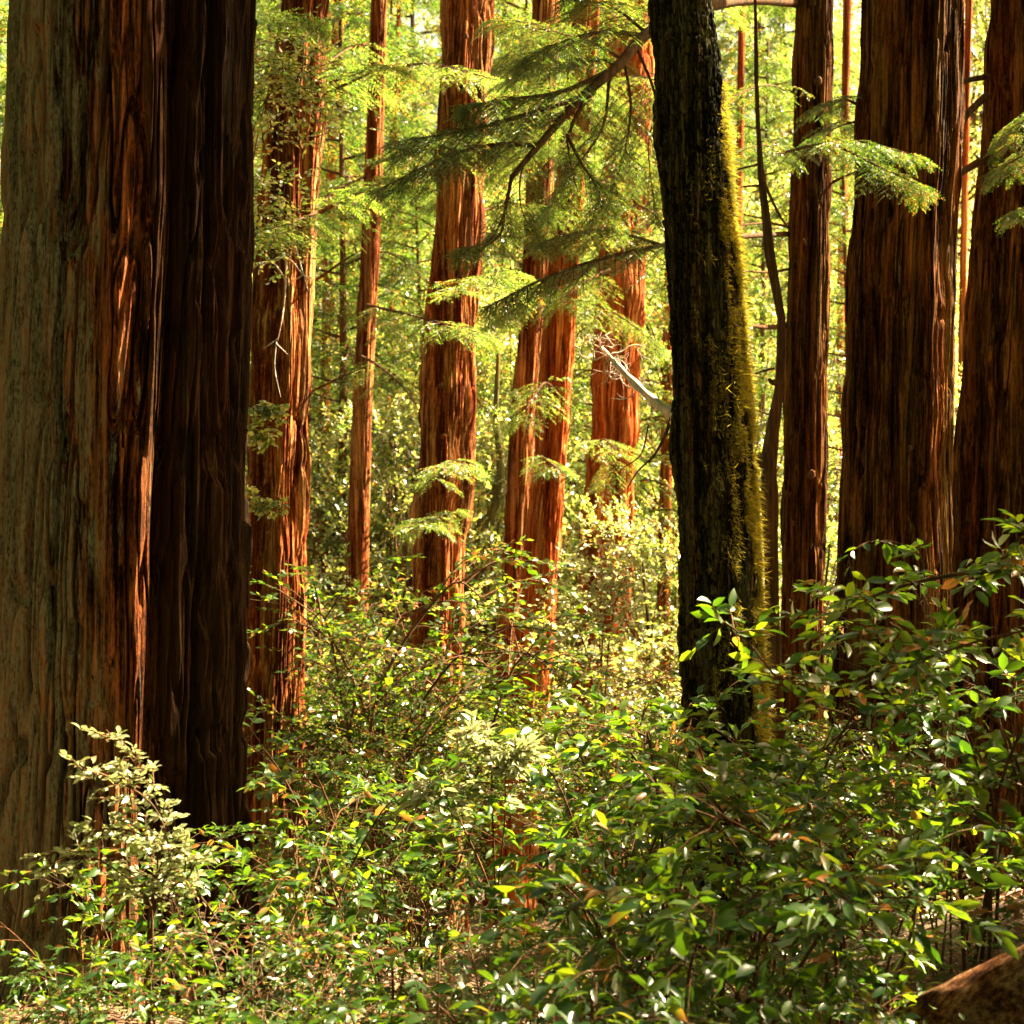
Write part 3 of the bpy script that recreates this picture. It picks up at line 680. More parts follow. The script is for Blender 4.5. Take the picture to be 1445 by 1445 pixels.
boughs(tC, bC, 305, [
    ([(530, 100, 19), (570, 92, 17), (620, 92, 15.5), (690, 110, 14.5)], .7, .025, 40),
    ([(530, 230, 19), (580, 215, 17), (620, 205, 15.5), (670, 190, 15)], .6, .025, 30),
    ([(515, 430, 19), (560, 440, 17.5), (620, 455, 15.5), (680, 470, 15)], .6, .025, 34),
    ([(525, 60, 19), (490, 70, 18), (450, 100, 17), (420, 130, 16)], .7, .02, 30),
    ([(515, 250, 19), (480, 265, 18), (450, 290, 17), (420, 320, 16)], .7, .02, 30),
    ([(505, 500, 19), (540, 520, 18), (580, 560, 17), (600, 600, 16.5)], .6, .02, 26)], **MIDB)
boughs(tD, bD, 306, [
    ([(625, 430, 16), (660, 405, 14.6), (690, 392, 13.8), (730, 385, 13.5)], .5, .02, 30),
    ([(600, 690, 16), (620, 665, 14.8), (640, 650, 14.3), (668, 660, 14)], .3, .014, 18),
    ([(600, 750, 16), (590, 740, 14.8), (610, 735, 14.3), (640, 720, 14)], .3, .014, 16),
    ([(680, 150, 16), (730, 130, 17), (790, 120, 18), (840, 150, 19)], .8, .02, 34),
    ([(670, 300, 16), (720, 290, 17), (780, 300, 18), (850, 330, 19)], .8, .02, 34)], **MIDB)
boughs(tE2, bE2, 307, [
    ([(790, 560, 18.2), (770, 540, 17), (750, 565, 16.5), (735, 590, 16.3)], .5, .02, 20),
    ([(760, 640, 18.2), (775, 652, 17), (790, 662, 16.5)], .3, .012, 14),
    ([(800, 420, 18.2), (840, 430, 17.9), (880, 450, 17.6), (930, 490, 17.4)], .6, .02, 28),
    ([(790, 400, 18.2), (750, 420, 18.0), (710, 450, 17.8)], .6, .02, 24)], **MIDB)
boughs(tF, bF, 308, [
    ([(870, 300, 18.8), (900, 290, 17.6), (930, 310, 17), (960, 340, 16.6)], .7, .02, 26),
    ([(860, 380, 18.8), (820, 400, 17.6), (790, 430, 17)], .6, .02, 22),
    ([(835, 640, 18.8), (850, 620, 17.5), (870, 640, 17), (850, 680, 16.8)], .45, .015, 20)], **MIDB)
_r = rng_(900)
for tt_, bb_, d0_, x0_, sd_ in ((tE2, bE2, 18.2, 805, 310), (tF, bF, 21.0, 885, 311), (tE1, bE1, 19.4, 770, 312)):
    sp_ = []; kf = .8 if sd_ == 311 else .2
    for q in range(7 if sd_ == 311 else 5):
        y_ = -20 + 62 * q + _r.uniform(-15, 15); dx = _r.choice([-1, 1]) * _r.uniform(60, 120)
        sp_.append(([(x0_ - y_ * .08, y_, d0_), (x0_ + dx * .45, y_ + _r.uniform(-25, 5), d0_ - 2.2 * kf), (x0_ + dx, y_ + _r.uniform(0, 30), d0_ - 3.6 * kf), (x0_ + dx * 1.2, y_ + _r.uniform(30, 70), d0_ - 4.4 * kf)], .75, .022, 34))
    boughs(tt_, bb_, sd_, sp_, **MIDB)
boughs(tB, bB, 309, [
    ([(395, 60, 13), (380, 40, 12), (400, 20, 11.6), (440, 30, 11.4)], .4, .015, 24),
    ([(452, 120, 13), (480, 112, 12.8), (520, 100, 12.6), (560, 95, 12.4)], .4, .012, 24),
    ([(448, 300, 13), (420, 310, 12.3), (395, 320, 12), (375, 335, 11.8)], .35, .012, 24),
    ([(452, 300, 13), (485, 282, 12.8), (530, 262, 12.6), (560, 250, 12.5)], .35, .012, 20)], **MIDB)

# yellow-green leafy sprays of a small maple in front of the red redwood's upper bark
def spray_tree(name, label, base_px, d, stems, K=6, ll=.05, lw=.035, mat='maple', seed=1, tpl=LEAF_NEAR, dens=14, L=.16, sp=.10, r0=.02):
    """a slim sapling: stems are pixel paths at given depths, leafy towards their ends"""
    rng = rng_(seed); x = (base_px - CX) / F * d
    b = np.array([x, d, float(ground_z(x, d))])
    t = thing(name, label, 'plant' if 'shrub' in name or 'sapling' in name else 'tree', b)
    wood, fol = Acc(), Acc(); SP, SD = [], []
    for pts, u0 in stems:
        P = smooth_path(([np.zeros(3)] if True else []) + [at(*q) - b for q in pts], 40)
        tube(wood, P, np.linspace(r0, .0025, 40), 6)
        T = norm(np.gradient(P, axis=0)); n = dens * len(pts)
        i = (rng.uniform(u0, 1, n) * 39).astype(int)
        SP.append(P[i] + rng.normal(0, sp * .3, (n, 3))); SD.append(norm(T[i] * .5 + rng.normal(0, .8, (n, 3)) * np.array([1, 1, .4])))
    SP = np.concatenate(SP); SD = np.concatenate(SD); LL = rng.uniform(.5, 1.3, len(SP)) * L
    for p, dr, l in zip(SP, SD, LL): tube(wood, np.array([p, p + dr * l * .5, p + dr * l - (0, 0, .12 * l)]), [.0035, .003, .002], 4)
    twig_leaves(rng, fol, SP, SD, LL, K, ll, lw, tpl)
    link('stem', wood.mesh('stem', M['twig']), t)
    link('leaves', fol.mesh('leaves', M[mat]), t)
    return t
spray_tree('maple_sapling', 'yellow green leafy sapling over the upper bark of the red redwood', 318, 11.2,
           [([(318, 900, 11.2), (318, 500, 11.2), (362, 200, 11), (400, 60, 10.9)], .70), ([(318, 800, 11.2), (318, 400, 11.2), (370, 150, 11), (440, 130, 10.9)], .78),
            ([(318, 700, 11.2), (318, 300, 11.2), (372, 120, 11), (430, 95, 10.8)], .78), ([(318, 900, 11.2), (318, 600, 11.2), (358, 340, 11), (400, 300, 10.9)], .80)], seed=12, r0=.012, dens=20, L=.24, sp=.6, ll=.05, lw=.028, K=7)
spray_tree('maple_sapling', 'sapling with small pale leaf tufts beside the left edge of the red redwood', 318, 10.0,
           [([(318, 1000, 10), (326, 740, 10), (352, 705, 9.9), (385, 715, 9.8)], .75), ([(318, 1000, 10), (326, 640, 10), (350, 605, 9.9), (375, 622, 9.8)], .82),
            ([(318, 1000, 10), (326, 600, 10), (350, 572, 9.9), (395, 585, 9.8)], .82)], seed=13, r0=.008, dens=9, L=.08, sp=.1)

# ------------------------------------------------------------------ crowns of the big trees, above the frame (they shade the foreground)
def high_crown(t, b, d_off, seed, n=26, z0=7, z1=17, w=4.0):
    rng = rng_(seed); wood, fol = Acc(), Acc()
    for k in range(n):
        z = rng.uniform(z0, z1); az = rng.uniform(0, 6.283); L = w * rng.uniform(.6, 1.1)
        d0 = np.array([math.cos(az), math.sin(az), 0]); p = np.array([d_off[0] + (z - b[2]) * d_off[1], 0, z - b[2]])
        redwood_bough(rng, wood, fol, [p, p + d0 * L * .5 + np.array([0, 0, .15]), p + d0 * L + np.array([0, 0, -.8])], width=1.0, nb=26, nt_=8, K=8, llen=.10, lwid=.04, r0=.05, tw=.34)
    o = link('crown', fol.mesh('crown', M['rw'], False), t)
    link('branches', wood.mesh('branches', M['twig']), o)
high_crown(tJ, bJ, (0, .03), 401, n=12, z0=8, z1=17, w=2.2)
high_crown(tK, bK, (0, .04), 402, n=12, z0=8, z1=17, w=2.2)
high_crown(tI, bI, (0, .03), 403, n=8, z0=9, z1=16, w=2.0)
high_crown(tG, bG, (-.2, -.02), 404, n=7, z0=7.5, z1=9, w=1.8)
high_crown(tA, bA, (0, .02), 405, n=8, z0=8, z1=13, w=2.4)
SHADE_TREES = [(6.71, 10.965, .075, 'added unseen redwood casting shade from the right, tall, slim and bare', 15), (9.6, 6.7, .5, 'added unseen redwood casting shade from the right, leafy', 6.5),
       (8.0, 4.5, .5, 'added unseen redwood casting shade from the right, beside the viewer', 8)]
for k, (x, y, r, lb, zc) in enumerate(SHADE_TREES):  # unseen trees added to shade the giant trunk and the foreground
    b = np.array([x, y, float(ground_z(x, y))]); t = thing('redwood_tree', lb, 'tree', b, 'redwoods beyond the right edge')
    A = Acc(); tube(A, np.array([[0, 0, -.3], [.0, 0, 12], [.0, 0, 20], [0, 0, 26]]), [r, r, r * .95, r * .4], 32); link('trunk', A.mesh('trunk', M['redwood_dim']), t)
    high_crown(t, b, (0, 0), 420 + k, n=18, z0=zc, z1=20, w=3.2)
for k, (x, y) in enumerate([(8.6, 14.6), (7.6, 8.2), (9.4, 11.6), (7.0, 9.8)]):    # low leafy trees added out of view to shade the undergrowth
    b = np.array([x, y, float(ground_z(x, y))]); t = thing('shade_sapling', 'added unseen low redwood casting shade from the right, ' + ['farthest along', 'third along', 'fourth along', 'second along', 'beside the viewer'][k], 'tree', b, 'low redwoods beyond the right edge')
    A = Acc(); tube(A, np.array([[0, 0, -.3], [0, 0, 4], [0, 0, 6.3 - b[2]]]), [.12, .1, .04], 12); link('trunk', A.mesh('trunk', M['redwood_dim']), t)
    high_crown(t, b, (0, 0), 440 + k, n=[8, 7, 8, 7][k], z0=1.8, z1=5.6, w=2.3)

# ------------------------------------------------------------------ copies
def copy_tree(o, parent=None):
    c = o.copy(); COL.objects.link(c)
    if parent is not None: c.parent = parent
    for ch in list(o.children): copy_tree(ch, c)
    return c
GAPS = [(-9e9, 20, 'left of the giant lichened trunk'), (20, 345, 'behind the giant lichened trunk'), (345, 440, 'behind the red redwood'), (440, 505, 'left of the slim redwood'), (505, 585, 'right of the slim redwood'),
        (585, 670, 'behind the redwood with the sunlit edge'), (670, 740, 'left of the twin orange redwoods'), (740, 830, 'right of the twin orange redwoods'), (830, 940, 'behind the orange redwood by the mossy trunk'),
        (940, 1110, 'around the mossy trunk'), (1110, 1200, 'beside the straight brown trunk'), (1200, 1345, 'behind the broad brown redwood'), (1345, 9e9, 'by the right edge redwood')]
USED = {}
def unique(base):
    USED[base] = USED.get(base, 0) + 1
    k = USED[base]
    return base if k == 1 else base + ', ' + ['', '', 'a second one', 'a third one', 'a fourth one', 'a fifth one', 'a sixth one'][min(k, 6)]
def gap(px):
    for a0, a1, s in GAPS:
        if a0 <= px < a1: return s
def scatter(protos, rows, kind_label, cat, group, seed):
    rng = rng_(seed); cnt = 0; first = [True] * len(protos)
    for d, xs, sc, dist in rows:
        for px in xs:
            dj = d * rng.uniform(.93, 1.07); x = (px - CX) / F * dj
            k = cnt % len(protos); cnt += 1
            if first[k]: o = protos[k]; first[k] = False
            else: o = copy_tree(protos[k])
            o.location = (x, dj, float(ground_z(x, dj)))
            o.rotation_euler = (0, 0, rng.uniform(0, 6.28)); s = sc * rng.uniform(.85, 1.15); o.scale = (s, s, s)
            o['label'] = unique('%s %s %s' % (kind_label[k % len(kind_label)], dist, gap(px)))
            o['category'] = cat; o['group'] = group
    return cnt
def proto(name, cat, parts, mats, names):
    t = thing(name, name, cat)
    tr, wood, fol = parts
    if tr is not None: link('trunk', tr.mesh('trunk', M[mats[0]]), t)
    c = link(names, fol.mesh(names, M[mats[1]], False), t)
    link('branches' if tr is not None else 'stem', wood.mesh('branches', M['twig']), c if tr is not None else t)
    return t
pr_rw = [proto('young_redwood', 'tree', young_redwood_parts(rng_(500 + k), H=12, w=2.3, nb=52, nt_=7, K=7, llen=.085, lwid=.034, droop=.3, tw=.30), ('redwood', 'rw'), 'crown') if False else None for k in range(0)]
for k in range(3):
    rng = rng_(500 + k); tr, wood, fol = Acc(), Acc(), Acc()
    H = 12.0
    P = smooth_path([(0, 0, -.4), (rng.normal(0, .15), rng.normal(0, .15), H * .5), (rng.normal(0, .2), rng.normal(0, .2), H)], 24)
    tube(tr, P, np.linspace(.09, .015, 24), 10)
    for j in range(68):
        u = .06 + .94 * (j + rng.uniform()) / 68; i = min(int(u * 23), 22)
        p = P[i] + (P[i + 1] - P[i]) * (u * 23 - i)
        az = j * 2.4 + rng.uniform(-.5, .5); L = 2.3 * (1.05 - u) ** .5 * rng.uniform(.5, 1.15) + .2
        d0 = np.array([math.cos(az), math.sin(az), 0])
        redwood_bough(rng, wood, fol, [p, p + d0 * L * .5 + np.array([0, 0, .06 * L]), p + d0 * L + np.array([0, 0, -.28 * L])],
                      width=.26 * L + .2, r0=.02, nb=18, nt_=7, K=7, llen=.075, lwid=.026, droop=.3, tw=.24)
    pr_rw.append(proto('young_redwood', 'tree', (tr, wood, fol), ('twig', 'rw_dark' if k == 1 else 'rw'), 'crown'))
pr_lf = [proto('broadleaf_tree', 'tree', leafy_tree_parts(rng_(520 + k), H=9, R=2.5, ncl=46, tpc=26, K=8, ll=.085, lw=.055), ('oak', 'maple'), 'crown') for k in range(3)]
scatter(pr_rw, [(23, [60, 470, 600, 890, 1190], 1.15, 'in the middle distance'), (30, [-40, 420, 560, 760, 960, 1090], 1.5, 'farther back'),
                (42, [0, 400, 570, 850, 1130], 1.9, 'far back'), (64, [350, 500, 710, 920, 1070], 2.2, 'farthest back')],
        ['young redwood'], 'tree', 'young redwoods filling the background', 61)
scatter(pr_lf, [(21, [450, 550, 700, 930, 1150, 1360], .75, 'in the middle distance'), (26, [-60, 400, 520, 660, 780, 1020, 1200, 1420], 1.05, 'farther back'),
                (36, [20, 460, 700, 940, 1180, 1360], 1.5, 'far back'), (52, [360, 530, 740, 870, 1060, 1200], 2.0, 'farthest back'), (66, [420, 620, 800, 960, 1120, 1260, 1340, 1400, 1450], 2.7, 'at the very back')],
        ['broadleaf tree'], 'tree', 'sunlit broadleaf trees in the background', 62)

# trees standing round the viewer and behind it: the shade of the grove
for k, (x, y, sc, lb) in enumerate([(-3.5, -4.0, 1.5, 'close behind the viewer to the left'), (0.5, -5.0, 1.7, 'straight behind the viewer'), (4.5, -4.0, 1.5, 'close behind the viewer to the right'), (-7.5, -1.5, 1.7, 'left of the viewer'),
        (-10.5, 2.0, 1.6, 'left of the viewer, near the giant redwood'), (-10.5, 8.0, 1.7, 'outside the left edge'), (8.5, -1.5, 1.6, 'right of the viewer'), (-6.5, -8.0, 2.1, 'far behind the viewer to the left'),
        (-1.5, -9.5, 2.2, 'far behind the viewer'), (4.0, -9.0, 2.2, 'far behind the viewer, right of centre'), (9.0, -7.0, 2.1, 'far behind the viewer to the right'), (-11.5, -4.0, 2.2, 'far left behind the viewer'), (-12.0, 3.0, 2.2, 'far to the left'),
        (-11.5, 11.0, 2.0, 'far out beyond the left edge'), (12.5, 1.5, 2.0, 'far to the right of the viewer'), (0.0, -16.0, 2.6, 'farthest behind the viewer'), (-9.0, -15.0, 2.6, 'farthest behind, left'), (9.0, -15.0, 2.6, 'farthest behind, right')]):
    o = copy_tree(pr_rw[k % 3]); o.location = (x, y, float(ground_z(x, y))); o.rotation_euler = (0, 0, k * 1.7); o.scale = (sc * 1.25, sc * 1.25, sc)
    o['label'] = 'young redwood ' + lb; o['category'] = 'tree'; o['group'] = 'redwoods standing round the viewer'

# ------------------------------------------------------------------ mid-distance shrubs
def place_shrubs(kinds, rows, seed, group, namef, labels):
    rng = rng_(seed); protos = []
    for k, kw in enumerate(kinds):
        mat = kw.pop('mat'); wmat = kw.pop('wmat', 'twig'); wood, fol = shrub_parts(rng_(seed * 10 + k), **kw)
        t = thing(namef, namef, 'shrub'); link('stem', wood.mesh('stem', M[wmat]), t); link('leaves', fol.mesh('leaves', M[mat]), t)
        protos.append([t, True])
    for px, d, k, s, where in rows:
        x = (px - CX) / F * d; p = protos[k]
        if p[1]: o = p[0]; p[1] = False
        else: o = copy_tree(p[0])
        o.location = (x, d, float(ground_z(x, d)) - .03); o.rotation_euler = (0, 0, rng.uniform(0, 6.28)); o.scale = (s, s, s)
        o['label'] = labels[k] + ' ' + where; o['group'] = group
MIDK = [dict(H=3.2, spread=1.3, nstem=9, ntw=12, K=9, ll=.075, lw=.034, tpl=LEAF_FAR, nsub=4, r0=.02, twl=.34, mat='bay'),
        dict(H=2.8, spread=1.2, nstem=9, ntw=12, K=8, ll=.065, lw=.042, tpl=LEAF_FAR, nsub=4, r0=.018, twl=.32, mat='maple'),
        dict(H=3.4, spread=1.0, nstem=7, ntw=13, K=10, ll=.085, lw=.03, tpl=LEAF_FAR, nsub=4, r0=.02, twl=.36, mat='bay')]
place_shrubs(MIDK, [
    (540, 11.5, 0, 1.02, 'in the shade below the slim redwood'), (625, 12.5, 2, .72, 'at the foot of the redwood with the sunlit edge'), (470, 14.5, 0, .95, 'between the red and slim redwoods'),
    (665, 20.5, 1, 1.1, 'between the sunlit edge redwood and the twin redwoods'), (520, 12.6, 0, .84, 'left of centre, dark, before the slim redwood'), (620, 12.4, 0, .78, 'dark, right before the sunlit edge redwood'), (575, 10.8, 2, .5, 'dark, lower, left of centre'), (900, 14.5, 1, .92, 'glowing in front of the orange redwood'), (945, 15.5, 1, 1.0, 'left of the mossy trunk, sunlit'),
    (560, 17.5, 1, 1.5, 'behind the dark shrub left of centre'), (780, 21.0, 1, 1.5, 'behind the twin orange redwoods'), (1040, 15.5, 1, 1.2, 'behind the mossy trunk'), (1180, 17.0, 1, 1.4, 'in the gap left of the broad brown redwood'),
    (1350, 15.0, 0, .8, 'in the gap left of the right edge redwood'), (440, 20.0, 1, 1.5, 'far behind the red redwood'), (590, 11.5, 0, .55, 'below the sunlit edge redwood, dark'), (815, 12.5, 2, .5, 'before the foot of the twin redwoods'),
    (950, 12.5, 0, .7, 'just left of the mossy trunk'), (1130, 12.0, 2, .6, 'before the straight brown trunk'), (1250, 10.3, 0, .5, 'before the broad brown redwood'), (350, 11.0, 0, .38, 'before the red redwood'),
    (870, 11.0, 2, .6, 'below the orange redwood left of the mossy trunk')], 7, 'leafy shrubs under the redwoods', 'understorey_shrub',
    ['bushy green shrub', 'pale yellow green shrub', 'tall shrub with narrow leaves'])

# ------------------------------------------------------------------ foreground shrubs with large leaves
NK = [dict(H=1.5, spread=.75, nstem=7, ntw=7, K=6, ll=.11, lw=.040, tpl=LEAF_NEAR, nsub=3, r0=.011, twl=.17, mat='bay', low=.1),
      dict(H=1.7, spread=.65, nstem=6, ntw=7, K=6, ll=.085, lw=.040, tpl=LEAF_NEAR, nsub=3, r0=.010, twl=.16, mat='bay', low=.1),
      dict(H=1.4, spread=.8, nstem=7, ntw=8, K=7, ll=.055, lw=.022, tpl=LEAF_NEAR, nsub=3, r0=.009, twl=.15, mat='bay', low=.05),
      dict(H=1.3, spread=.6, nstem=5, ntw=6, K=6, ll=.105, lw=.048, tpl=LEAF_NEAR, nsub=2, r0=.009, twl=.15, mat='bay', low=.2, dr_=.3),
      dict(H=1.2, spread=.7, nstem=5, ntw=6, K=2, ll=.045, lw=.018, tpl=LEAF_NEAR, nsub=3, r0=.007, twl=.20, mat='litter', wmat='dead', low=.2, dr_=-.1)]
place_shrubs(NK, [
    (110, 6.0, 0, .45, 'low in front of the giant lichened trunk'), (-10, 5.2, 2, .5, 'in the bottom left corner'), (290, 5.4, 0, .55, 'at the right foot of the giant lichened trunk'), (400, 6.2, 1, .75, 'in front of the foot of the red redwood'),
    (470, 5.2, 2, .6, 'at the bottom left of centre'), (555, 6.6, 0, .72, 'below the sunlit edge redwood, near'), (670, 5.5, 1, .45, 'at the bottom centre'), (870, 7.0, 0, .75, 'below the twin redwoods, near'),
    (860, 5.8, 2, .7, 'bottom, right of centre'), (930, 7.5, 1, 1.05, 'left foot of the mossy trunk'), (1010, 5.4, 0, .85, 'hiding the foot of the mossy trunk'), (1090, 6.4, 1, .85, 'below the straight brown trunk'),
    (1190, 5.4, 0, .74, 'below the broad brown redwood, nearest'), (1260, 7.4, 2, .9, 'at the foot of the broad brown redwood'), (1385, 6.4, 1, 1.02, 'right, reaching up before the broad redwoods'), (1480, 6.3, 0, 1.0, 'at the right edge'),
    (330, 8.9, 2, .5, 'behind the near leaves left of centre'), (585, 8.6, 2, .6, 'half hidden, centre'), (500, 9.0, 1, .95, 'half hidden, left of centre'), (865, 9.0, 1, .8, 'half hidden, right of centre'),
    (1060, 9.4, 2, .8, 'behind the mossy trunk foot'), (200, 6.9, 1, .55, 'touching the giant lichened trunk'),
    (1040, 4.3, 3, .55, 'at the bottom, right of the mossy trunk'), (1130, 4.7, 3, .5, 'left above the fallen log'), (850, 4.3, 3, .62, 'at the bottom centre, right side'), (640, 4.4, 3, .6, 'at the bottom centre, left side'),
    (330, 4.4, 3, .55, 'bottom, under the giant lichened trunk right edge'), (1010, 4.8, 3, .85, 'in front of the mossy trunk, nearest'), (60, 4.4, 3, .4, 'at the very bottom left'),
    (300, 5.0, 4, .62, 'bottom, right of the giant lichened trunk'), (730, 5.2, 4, .7, 'at the bottom centre'),
    (1035, 6.8, 1, 1.02, 'covering the foot of the mossy trunk'), (1340, 6.6, 4, .85, 'behind the fallen log')], 9, 'glossy leaved shrubs across the foreground', 'glossy_shrub',
    ['glossy shrub with long leaves', 'glossy shrub with oval leaves', 'fine twigged shrub with small leaves', 'sparse shrub with broad drooping leaves', 'bare pale dead shrub'])

# arching bare branch at right
tR = thing('arching_shrub', 'shrub with a long bare arching branch over the right redwoods', 'shrub', (2.3, 5.6, float(ground_z(2.3, 5.6))))
bR = np.array(tR.location)
def arch():
    rng = rng_(77)
    lst = [([(1540, 1150, 5.6), (1500, 900, 5.6), (1445, 812, 5.6), (1400, 806, 5.6), (1340, 812, 5.6), (1270, 828, 5.6), (1215, 850, 5.6), (1170, 880, 5.7)], .015, .005),
           ([(1305, 815, 5.6), (1295, 780, 5.6), (1250, 763, 5.6), (1205, 775, 5.6), (1190, 820, 5.6)], .003, .0015), ([(1400, 806, 5.6), (1430, 770, 5.5), (1450, 745, 5.5)], .006, .003),
           ([(1220, 848, 5.6), (1270, 890, 5.6), (1330, 925, 5.6), (1345, 880, 5.6)], .004, .002), ([(1445, 890, 5.3), (1380, 905, 5.4), (1300, 930, 5.4), (1230, 945, 5.5)], .006, .003),
           ([(1200, 1010, 5.8), (1120, 980, 5.8), (1050, 900, 5.8), (1010, 870, 5.8)], .006, .003)]
    limbs(tR, bR, 'branch', M['twig'], lst, n=6)
    SP, SD = [], []
    for pts, r0, r1 in lst:
        P = smooth_path([at(*q) - bR for q in pts], 40); T = norm(np.gradient(P, axis=0))
        n = 5 if r0 == .003 else 16
        i = rng.integers(4, 40, n)
        SP.append(P[i]); SD.append(norm(T[i] * .4 + rng.normal(0, .7, (n, 3)) * np.array([1, 1, .6])))
    SP = np.concatenate(SP); SD = np.concatenate(SD); L = rng.uniform(.08, .18, len(SP))
    fol, wood = Acc(), Acc()
    twig_leaves(rng, fol, SP, SD, L, 5, .085, .036, LEAF_NEAR)
    for p, dr, l in zip(SP, SD, L): tube(wood, np.array([p, p + dr * l * .5, p + dr * l - (0, 0, .12 * l)]), [.003, .0025, .0015], 4)
    link('leaves', fol.mesh('leaves', M['bay']), tR); link('stem', wood.mesh('stem', M['twig']), tR)
arch()
# long pale-leaved sprig before the giant trunk
spray_tree('hazel_shrub', 'sunlit sprig of small pale leaves rising before the giant lichened trunk', 205, 5.6,
           [([(210, 1300, 5.6), (232, 1190, 5.5), (205, 1100, 5.5), (150, 1030, 5.5)], .35), ([(215, 1300, 5.6), (220, 1200, 5.5), (170, 1170, 5.4), (110, 1180, 5.4)], .35),
            ([(215, 1300, 5.6), (240, 1220, 5.5), (210, 1130, 5.4), (105, 1080, 5.4)], .4), ([(215, 1320, 5.6), (200, 1260, 5.5), (130, 1210, 5.4), (60, 1215, 5.4)], .4), ([(215, 1300, 5.6), (270, 1230, 5.5), (245, 1190, 5.4)], .4)],
           seed=14, dens=9, L=.09, ll=.042, lw=.018, K=7, mat='sprig', sp=.08, r0=.006)

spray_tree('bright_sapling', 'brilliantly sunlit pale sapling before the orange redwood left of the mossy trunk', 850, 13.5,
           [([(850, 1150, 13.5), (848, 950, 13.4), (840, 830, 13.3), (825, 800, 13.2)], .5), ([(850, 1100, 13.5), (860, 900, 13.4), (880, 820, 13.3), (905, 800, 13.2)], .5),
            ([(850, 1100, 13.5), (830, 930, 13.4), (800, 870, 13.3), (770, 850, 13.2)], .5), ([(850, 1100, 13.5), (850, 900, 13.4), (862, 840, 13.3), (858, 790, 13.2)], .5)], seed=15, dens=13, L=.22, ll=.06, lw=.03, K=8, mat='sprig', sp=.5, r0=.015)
spray_tree('bright_shrub', 'low shrub tuft with pale shining leaves at the centre of the undergrowth', 700, 6.6,
           [([(700, 1300, 6.6), (695, 1150, 6.5), (690, 1060, 6.4), (660, 1035, 6.3)], .6), ([(700, 1300, 6.6), (712, 1160, 6.5), (715, 1080, 6.4), (735, 1065, 6.3)], .6), ([(700, 1300, 6.6), (660, 1180, 6.5), (620, 1120, 6.4), (600, 1115, 6.3)], .6)],
           seed=16, dens=9, L=.10, ll=.065, lw=.024, K=7, mat='sprig', sp=.08, r0=.006)

# ------------------------------------------------------------------ fallen log and stub, bottom right
def log():
    d = 4.7; c0 = at(1225, 1526, d + .3); c1 = at(1480, 1420, d - .1)
    mid = (c0 + c1) / 2; t = thing('fallen_log', 'fallen log with two dark knots in the bottom right corner', 'log', mid)
    ax = norm(c1 - c0); Pn = np.array([c0 - ax * .9, c0, mid, c1, c1 + ax * 1.2]) - mid
    P = smooth_path(Pn, 90); A = Acc(); n = 90; th = np.linspace(0, 2 * np.pi, n, endpoint=False)
    T = norm(np.gradient(P, axis=0)); X = norm(np.cross(T, np.array([0, 0, 1.0]))); Y = np.cross(X, T)
    TH, U = np.meshgrid(th, np.arange(90)); R = .155 + .030 * np.maximum(0, vnoise(TH / (2 * np.pi) * 24, U * .05, 24, 14) - .5) + .016 * (vnoise(TH / (2 * np.pi) * 18, U * .08, 18, 4) - .5) + .008 * (vnoise(TH / (2 * np.pi) * 40, U * .2, 40, 6) - .5) + .0006 * U
    V = P[:, None] + R[..., None] * (np.cos(TH)[..., None] * X[:, None] + np.sin(TH)[..., None] * Y[:, None])
    i = np.arange(89)[:, None] * n; j = np.arange(n)[None]; k = (j + 1) % n
    A.add2(np.concatenate([V.reshape(-1, 3), P[:1], P[-1:]]), [np.stack([i + j, i + k, i + n + k, i + n + j], -1).reshape(-1, 4),
           np.stack([np.arange(n), (np.arange(n) + 1) % n, np.full(n, 90 * n)], -1), np.stack([89 * n + np.arange(n), 89 * n + (np.arange(n) + 1) % n, np.full(n, 90 * n + 1)], -1)])
    link('trunk', A.mesh('trunk', M['log']), t)
    for px, py in ((1328, 1434), (1366, 1434)):
        nn = np.array([0, -.86, .5]); nn = norm(nn - ax * np.dot(nn, ax)); K = Acc()
        ss = np.linspace(-1.8, 1.8, 600); cc = mid + ax * ss[:, None] + nn * .165
        c = ax * ss[np.argmin(abs(CX + F * cc[:, 0] / cc[:, 1] - px))]
        p = c + nn * .160
        tube(K, np.array([p - nn * .03, p + nn * .010, p + nn * .016, p + nn * .006]), [.034, .030, .020, .003], 18)
        link('knot', K.mesh('knot', M['knot']), t)
log()
def stump():
    d = 9.5; b = np.array([(1392 - CX) / F * d, d, 0.0]); b[2] = float(ground_z(b[0], d))
    t = thing('broken_snag', 'dark broken snag standing before the right edge redwood', 'snag', b)
    A = Acc(); P = smooth_path([b - (0, 0, .3), at(1392, 1340, d), at(1396, 1240, d), at(1404, 1165, d)], 30) - b
    tube(A, P, np.linspace(.075, .045, 30) * (1 + .12 * np.sin(np.arange(30) * 1.7)), 12); link('trunk', A.mesh('trunk', M['oak']), t)
stump()

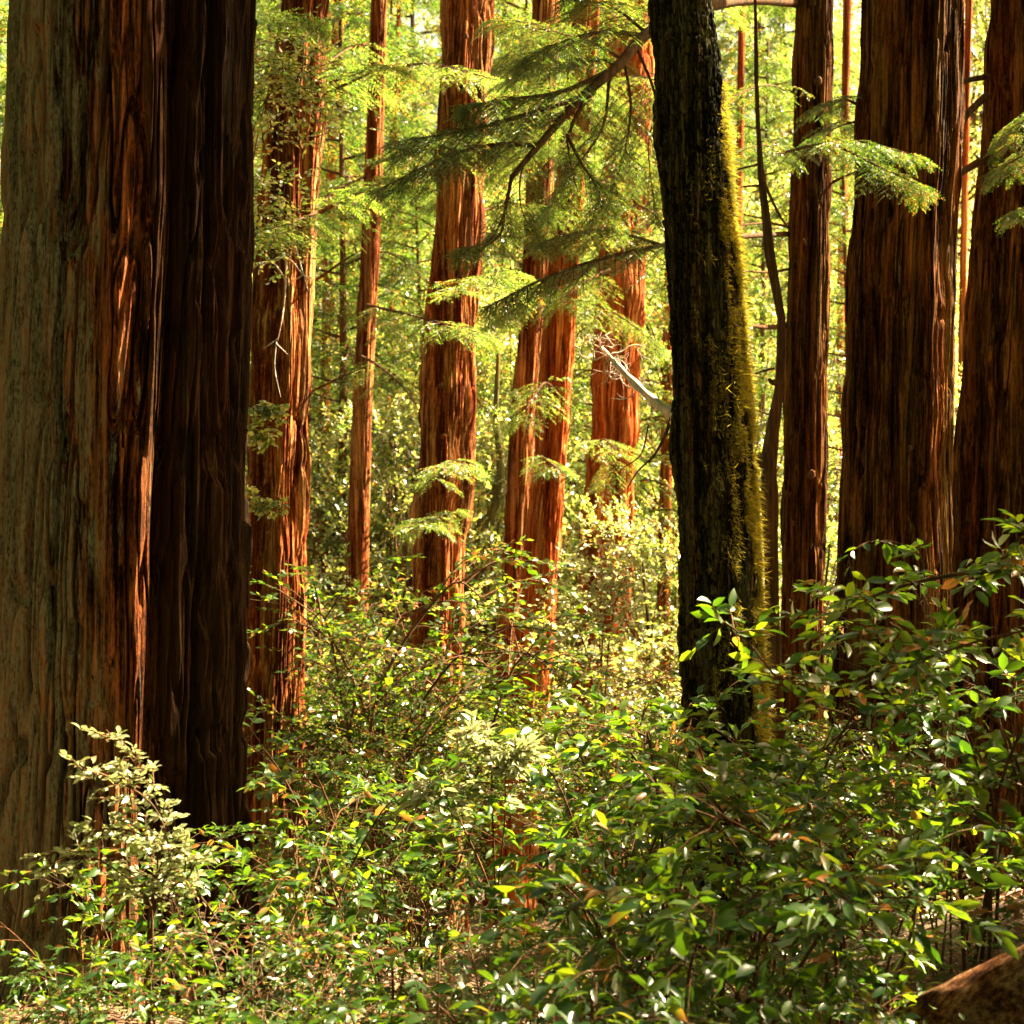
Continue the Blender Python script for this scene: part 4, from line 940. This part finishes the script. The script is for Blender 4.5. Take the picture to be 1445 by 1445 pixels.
# ------------------------------------------------------------------ ground cover and litter
def cover():
    rng = rng_(71); n = 60000
    y = 4 + 26 * rng.uniform(0, 1, n) ** 1.1; x = rng.uniform(-.42, .42, n) * y
    keep = vnoise(x * 1.1 + 300, y * 1.1 + 300, 1e6, 2) > .35; x, y = x[keep], y[keep]; n = len(x)
    h = rng.uniform(.02, .32, n)
    P = np.stack([x, y, ground_z(x, y) + h], -1)
    az = rng.uniform(0, 6.28, n); D = np.stack([np.cos(az), np.sin(az), rng.uniform(-.3, .5, n)], -1)
    A = Acc(); leaves(A, P, D, np.array([0, 0, 1.0]) + rng.normal(0, .35, (n, 3)), rng.uniform(.03, .07, n), rng.uniform(.015, .035, n))
    o = link('undergrowth', A.mesh('undergrowth', M['cover'], False)); o['kind'] = 'stuff'; o['label'] = 'low green undergrowth over the forest floor'; o['category'] = 'undergrowth'
    n = 60000; y = 3.5 + 22 * rng.uniform(0, 1, n); x = rng.uniform(-.42, .42, n) * y
    P = np.stack([x, y, ground_z(x, y) + rng.uniform(.0, .05, n)], -1); az = rng.uniform(0, 6.28, n)
    D = np.stack([np.cos(az), np.sin(az), rng.normal(0, .25, n)], -1)
    A = Acc(); leaves(A, P, D, np.array([0, 0, 1.0]) + rng.normal(0, .4, (n, 3)), rng.uniform(.03, .08, n), rng.uniform(.008, .03, n))
    o = link('leaf_litter', A.mesh('leaf_litter', M['litter'], False)); o['kind'] = 'stuff'; o['label'] = 'dry brown leaf litter on the ground'; o['category'] = 'leaf litter'
cover()
def hill_cover():
    rng = rng_(72); n = 90000
    y = 34 + 90 * rng.uniform(0, 1, n) ** 1.2; x = rng.uniform(-.40, .40, n) * y
    bush = vnoise(x * .35 + 300, y * .35 + 300, 1e6, 5); h = np.clip(bush - .25, 0, 1) * 4.5 * rng.uniform(0, 1, n) ** .5
    P = np.stack([x, y, ground_z(x, y) + h], -1); az = rng.uniform(0, 6.28, n)
    D = np.stack([np.cos(az), np.sin(az), rng.uniform(-.3, .5, n)], -1); L = rng.uniform(.10, .26, n)
    A = Acc(); leaves(A, P, D, np.array([0, -.4, 1.0]) + rng.normal(0, .5, (n, 3)), L, L * .6)
    o = link('hillside_brush', A.mesh('hillside_brush', M['maple'], False)); o['kind'] = 'stuff'; o['label'] = 'sunlit yellow green brush over the far hillside'; o['category'] = 'brush'
hill_cover()
HAZE = 0
if HAZE:
    bpy.ops.mesh.primitive_cube_add(size=1, location=(0, 70, 18)); hz = bpy.context.object; hz.name = 'haze'; hz.scale = (300, 220, 70)
    hz['kind'] = 'stuff'; hz['label'] = 'thin warm haze between the trees'
    m, t, out = nt('haze'); v = N_(t, 'ShaderNodeVolumePrincipled', i_Density=HAZE, i_Anisotropy=0.35)
    v.inputs['Color'].default_value = (1.0, .93, .78, 1); t.links.new(v.outputs[0], out.inputs['Volume']); hz.data.materials.append(m)
print('FACES', sum(len(m.polygons) for m in bpy.data.meshes), 'OBJ', len(bpy.data.objects))
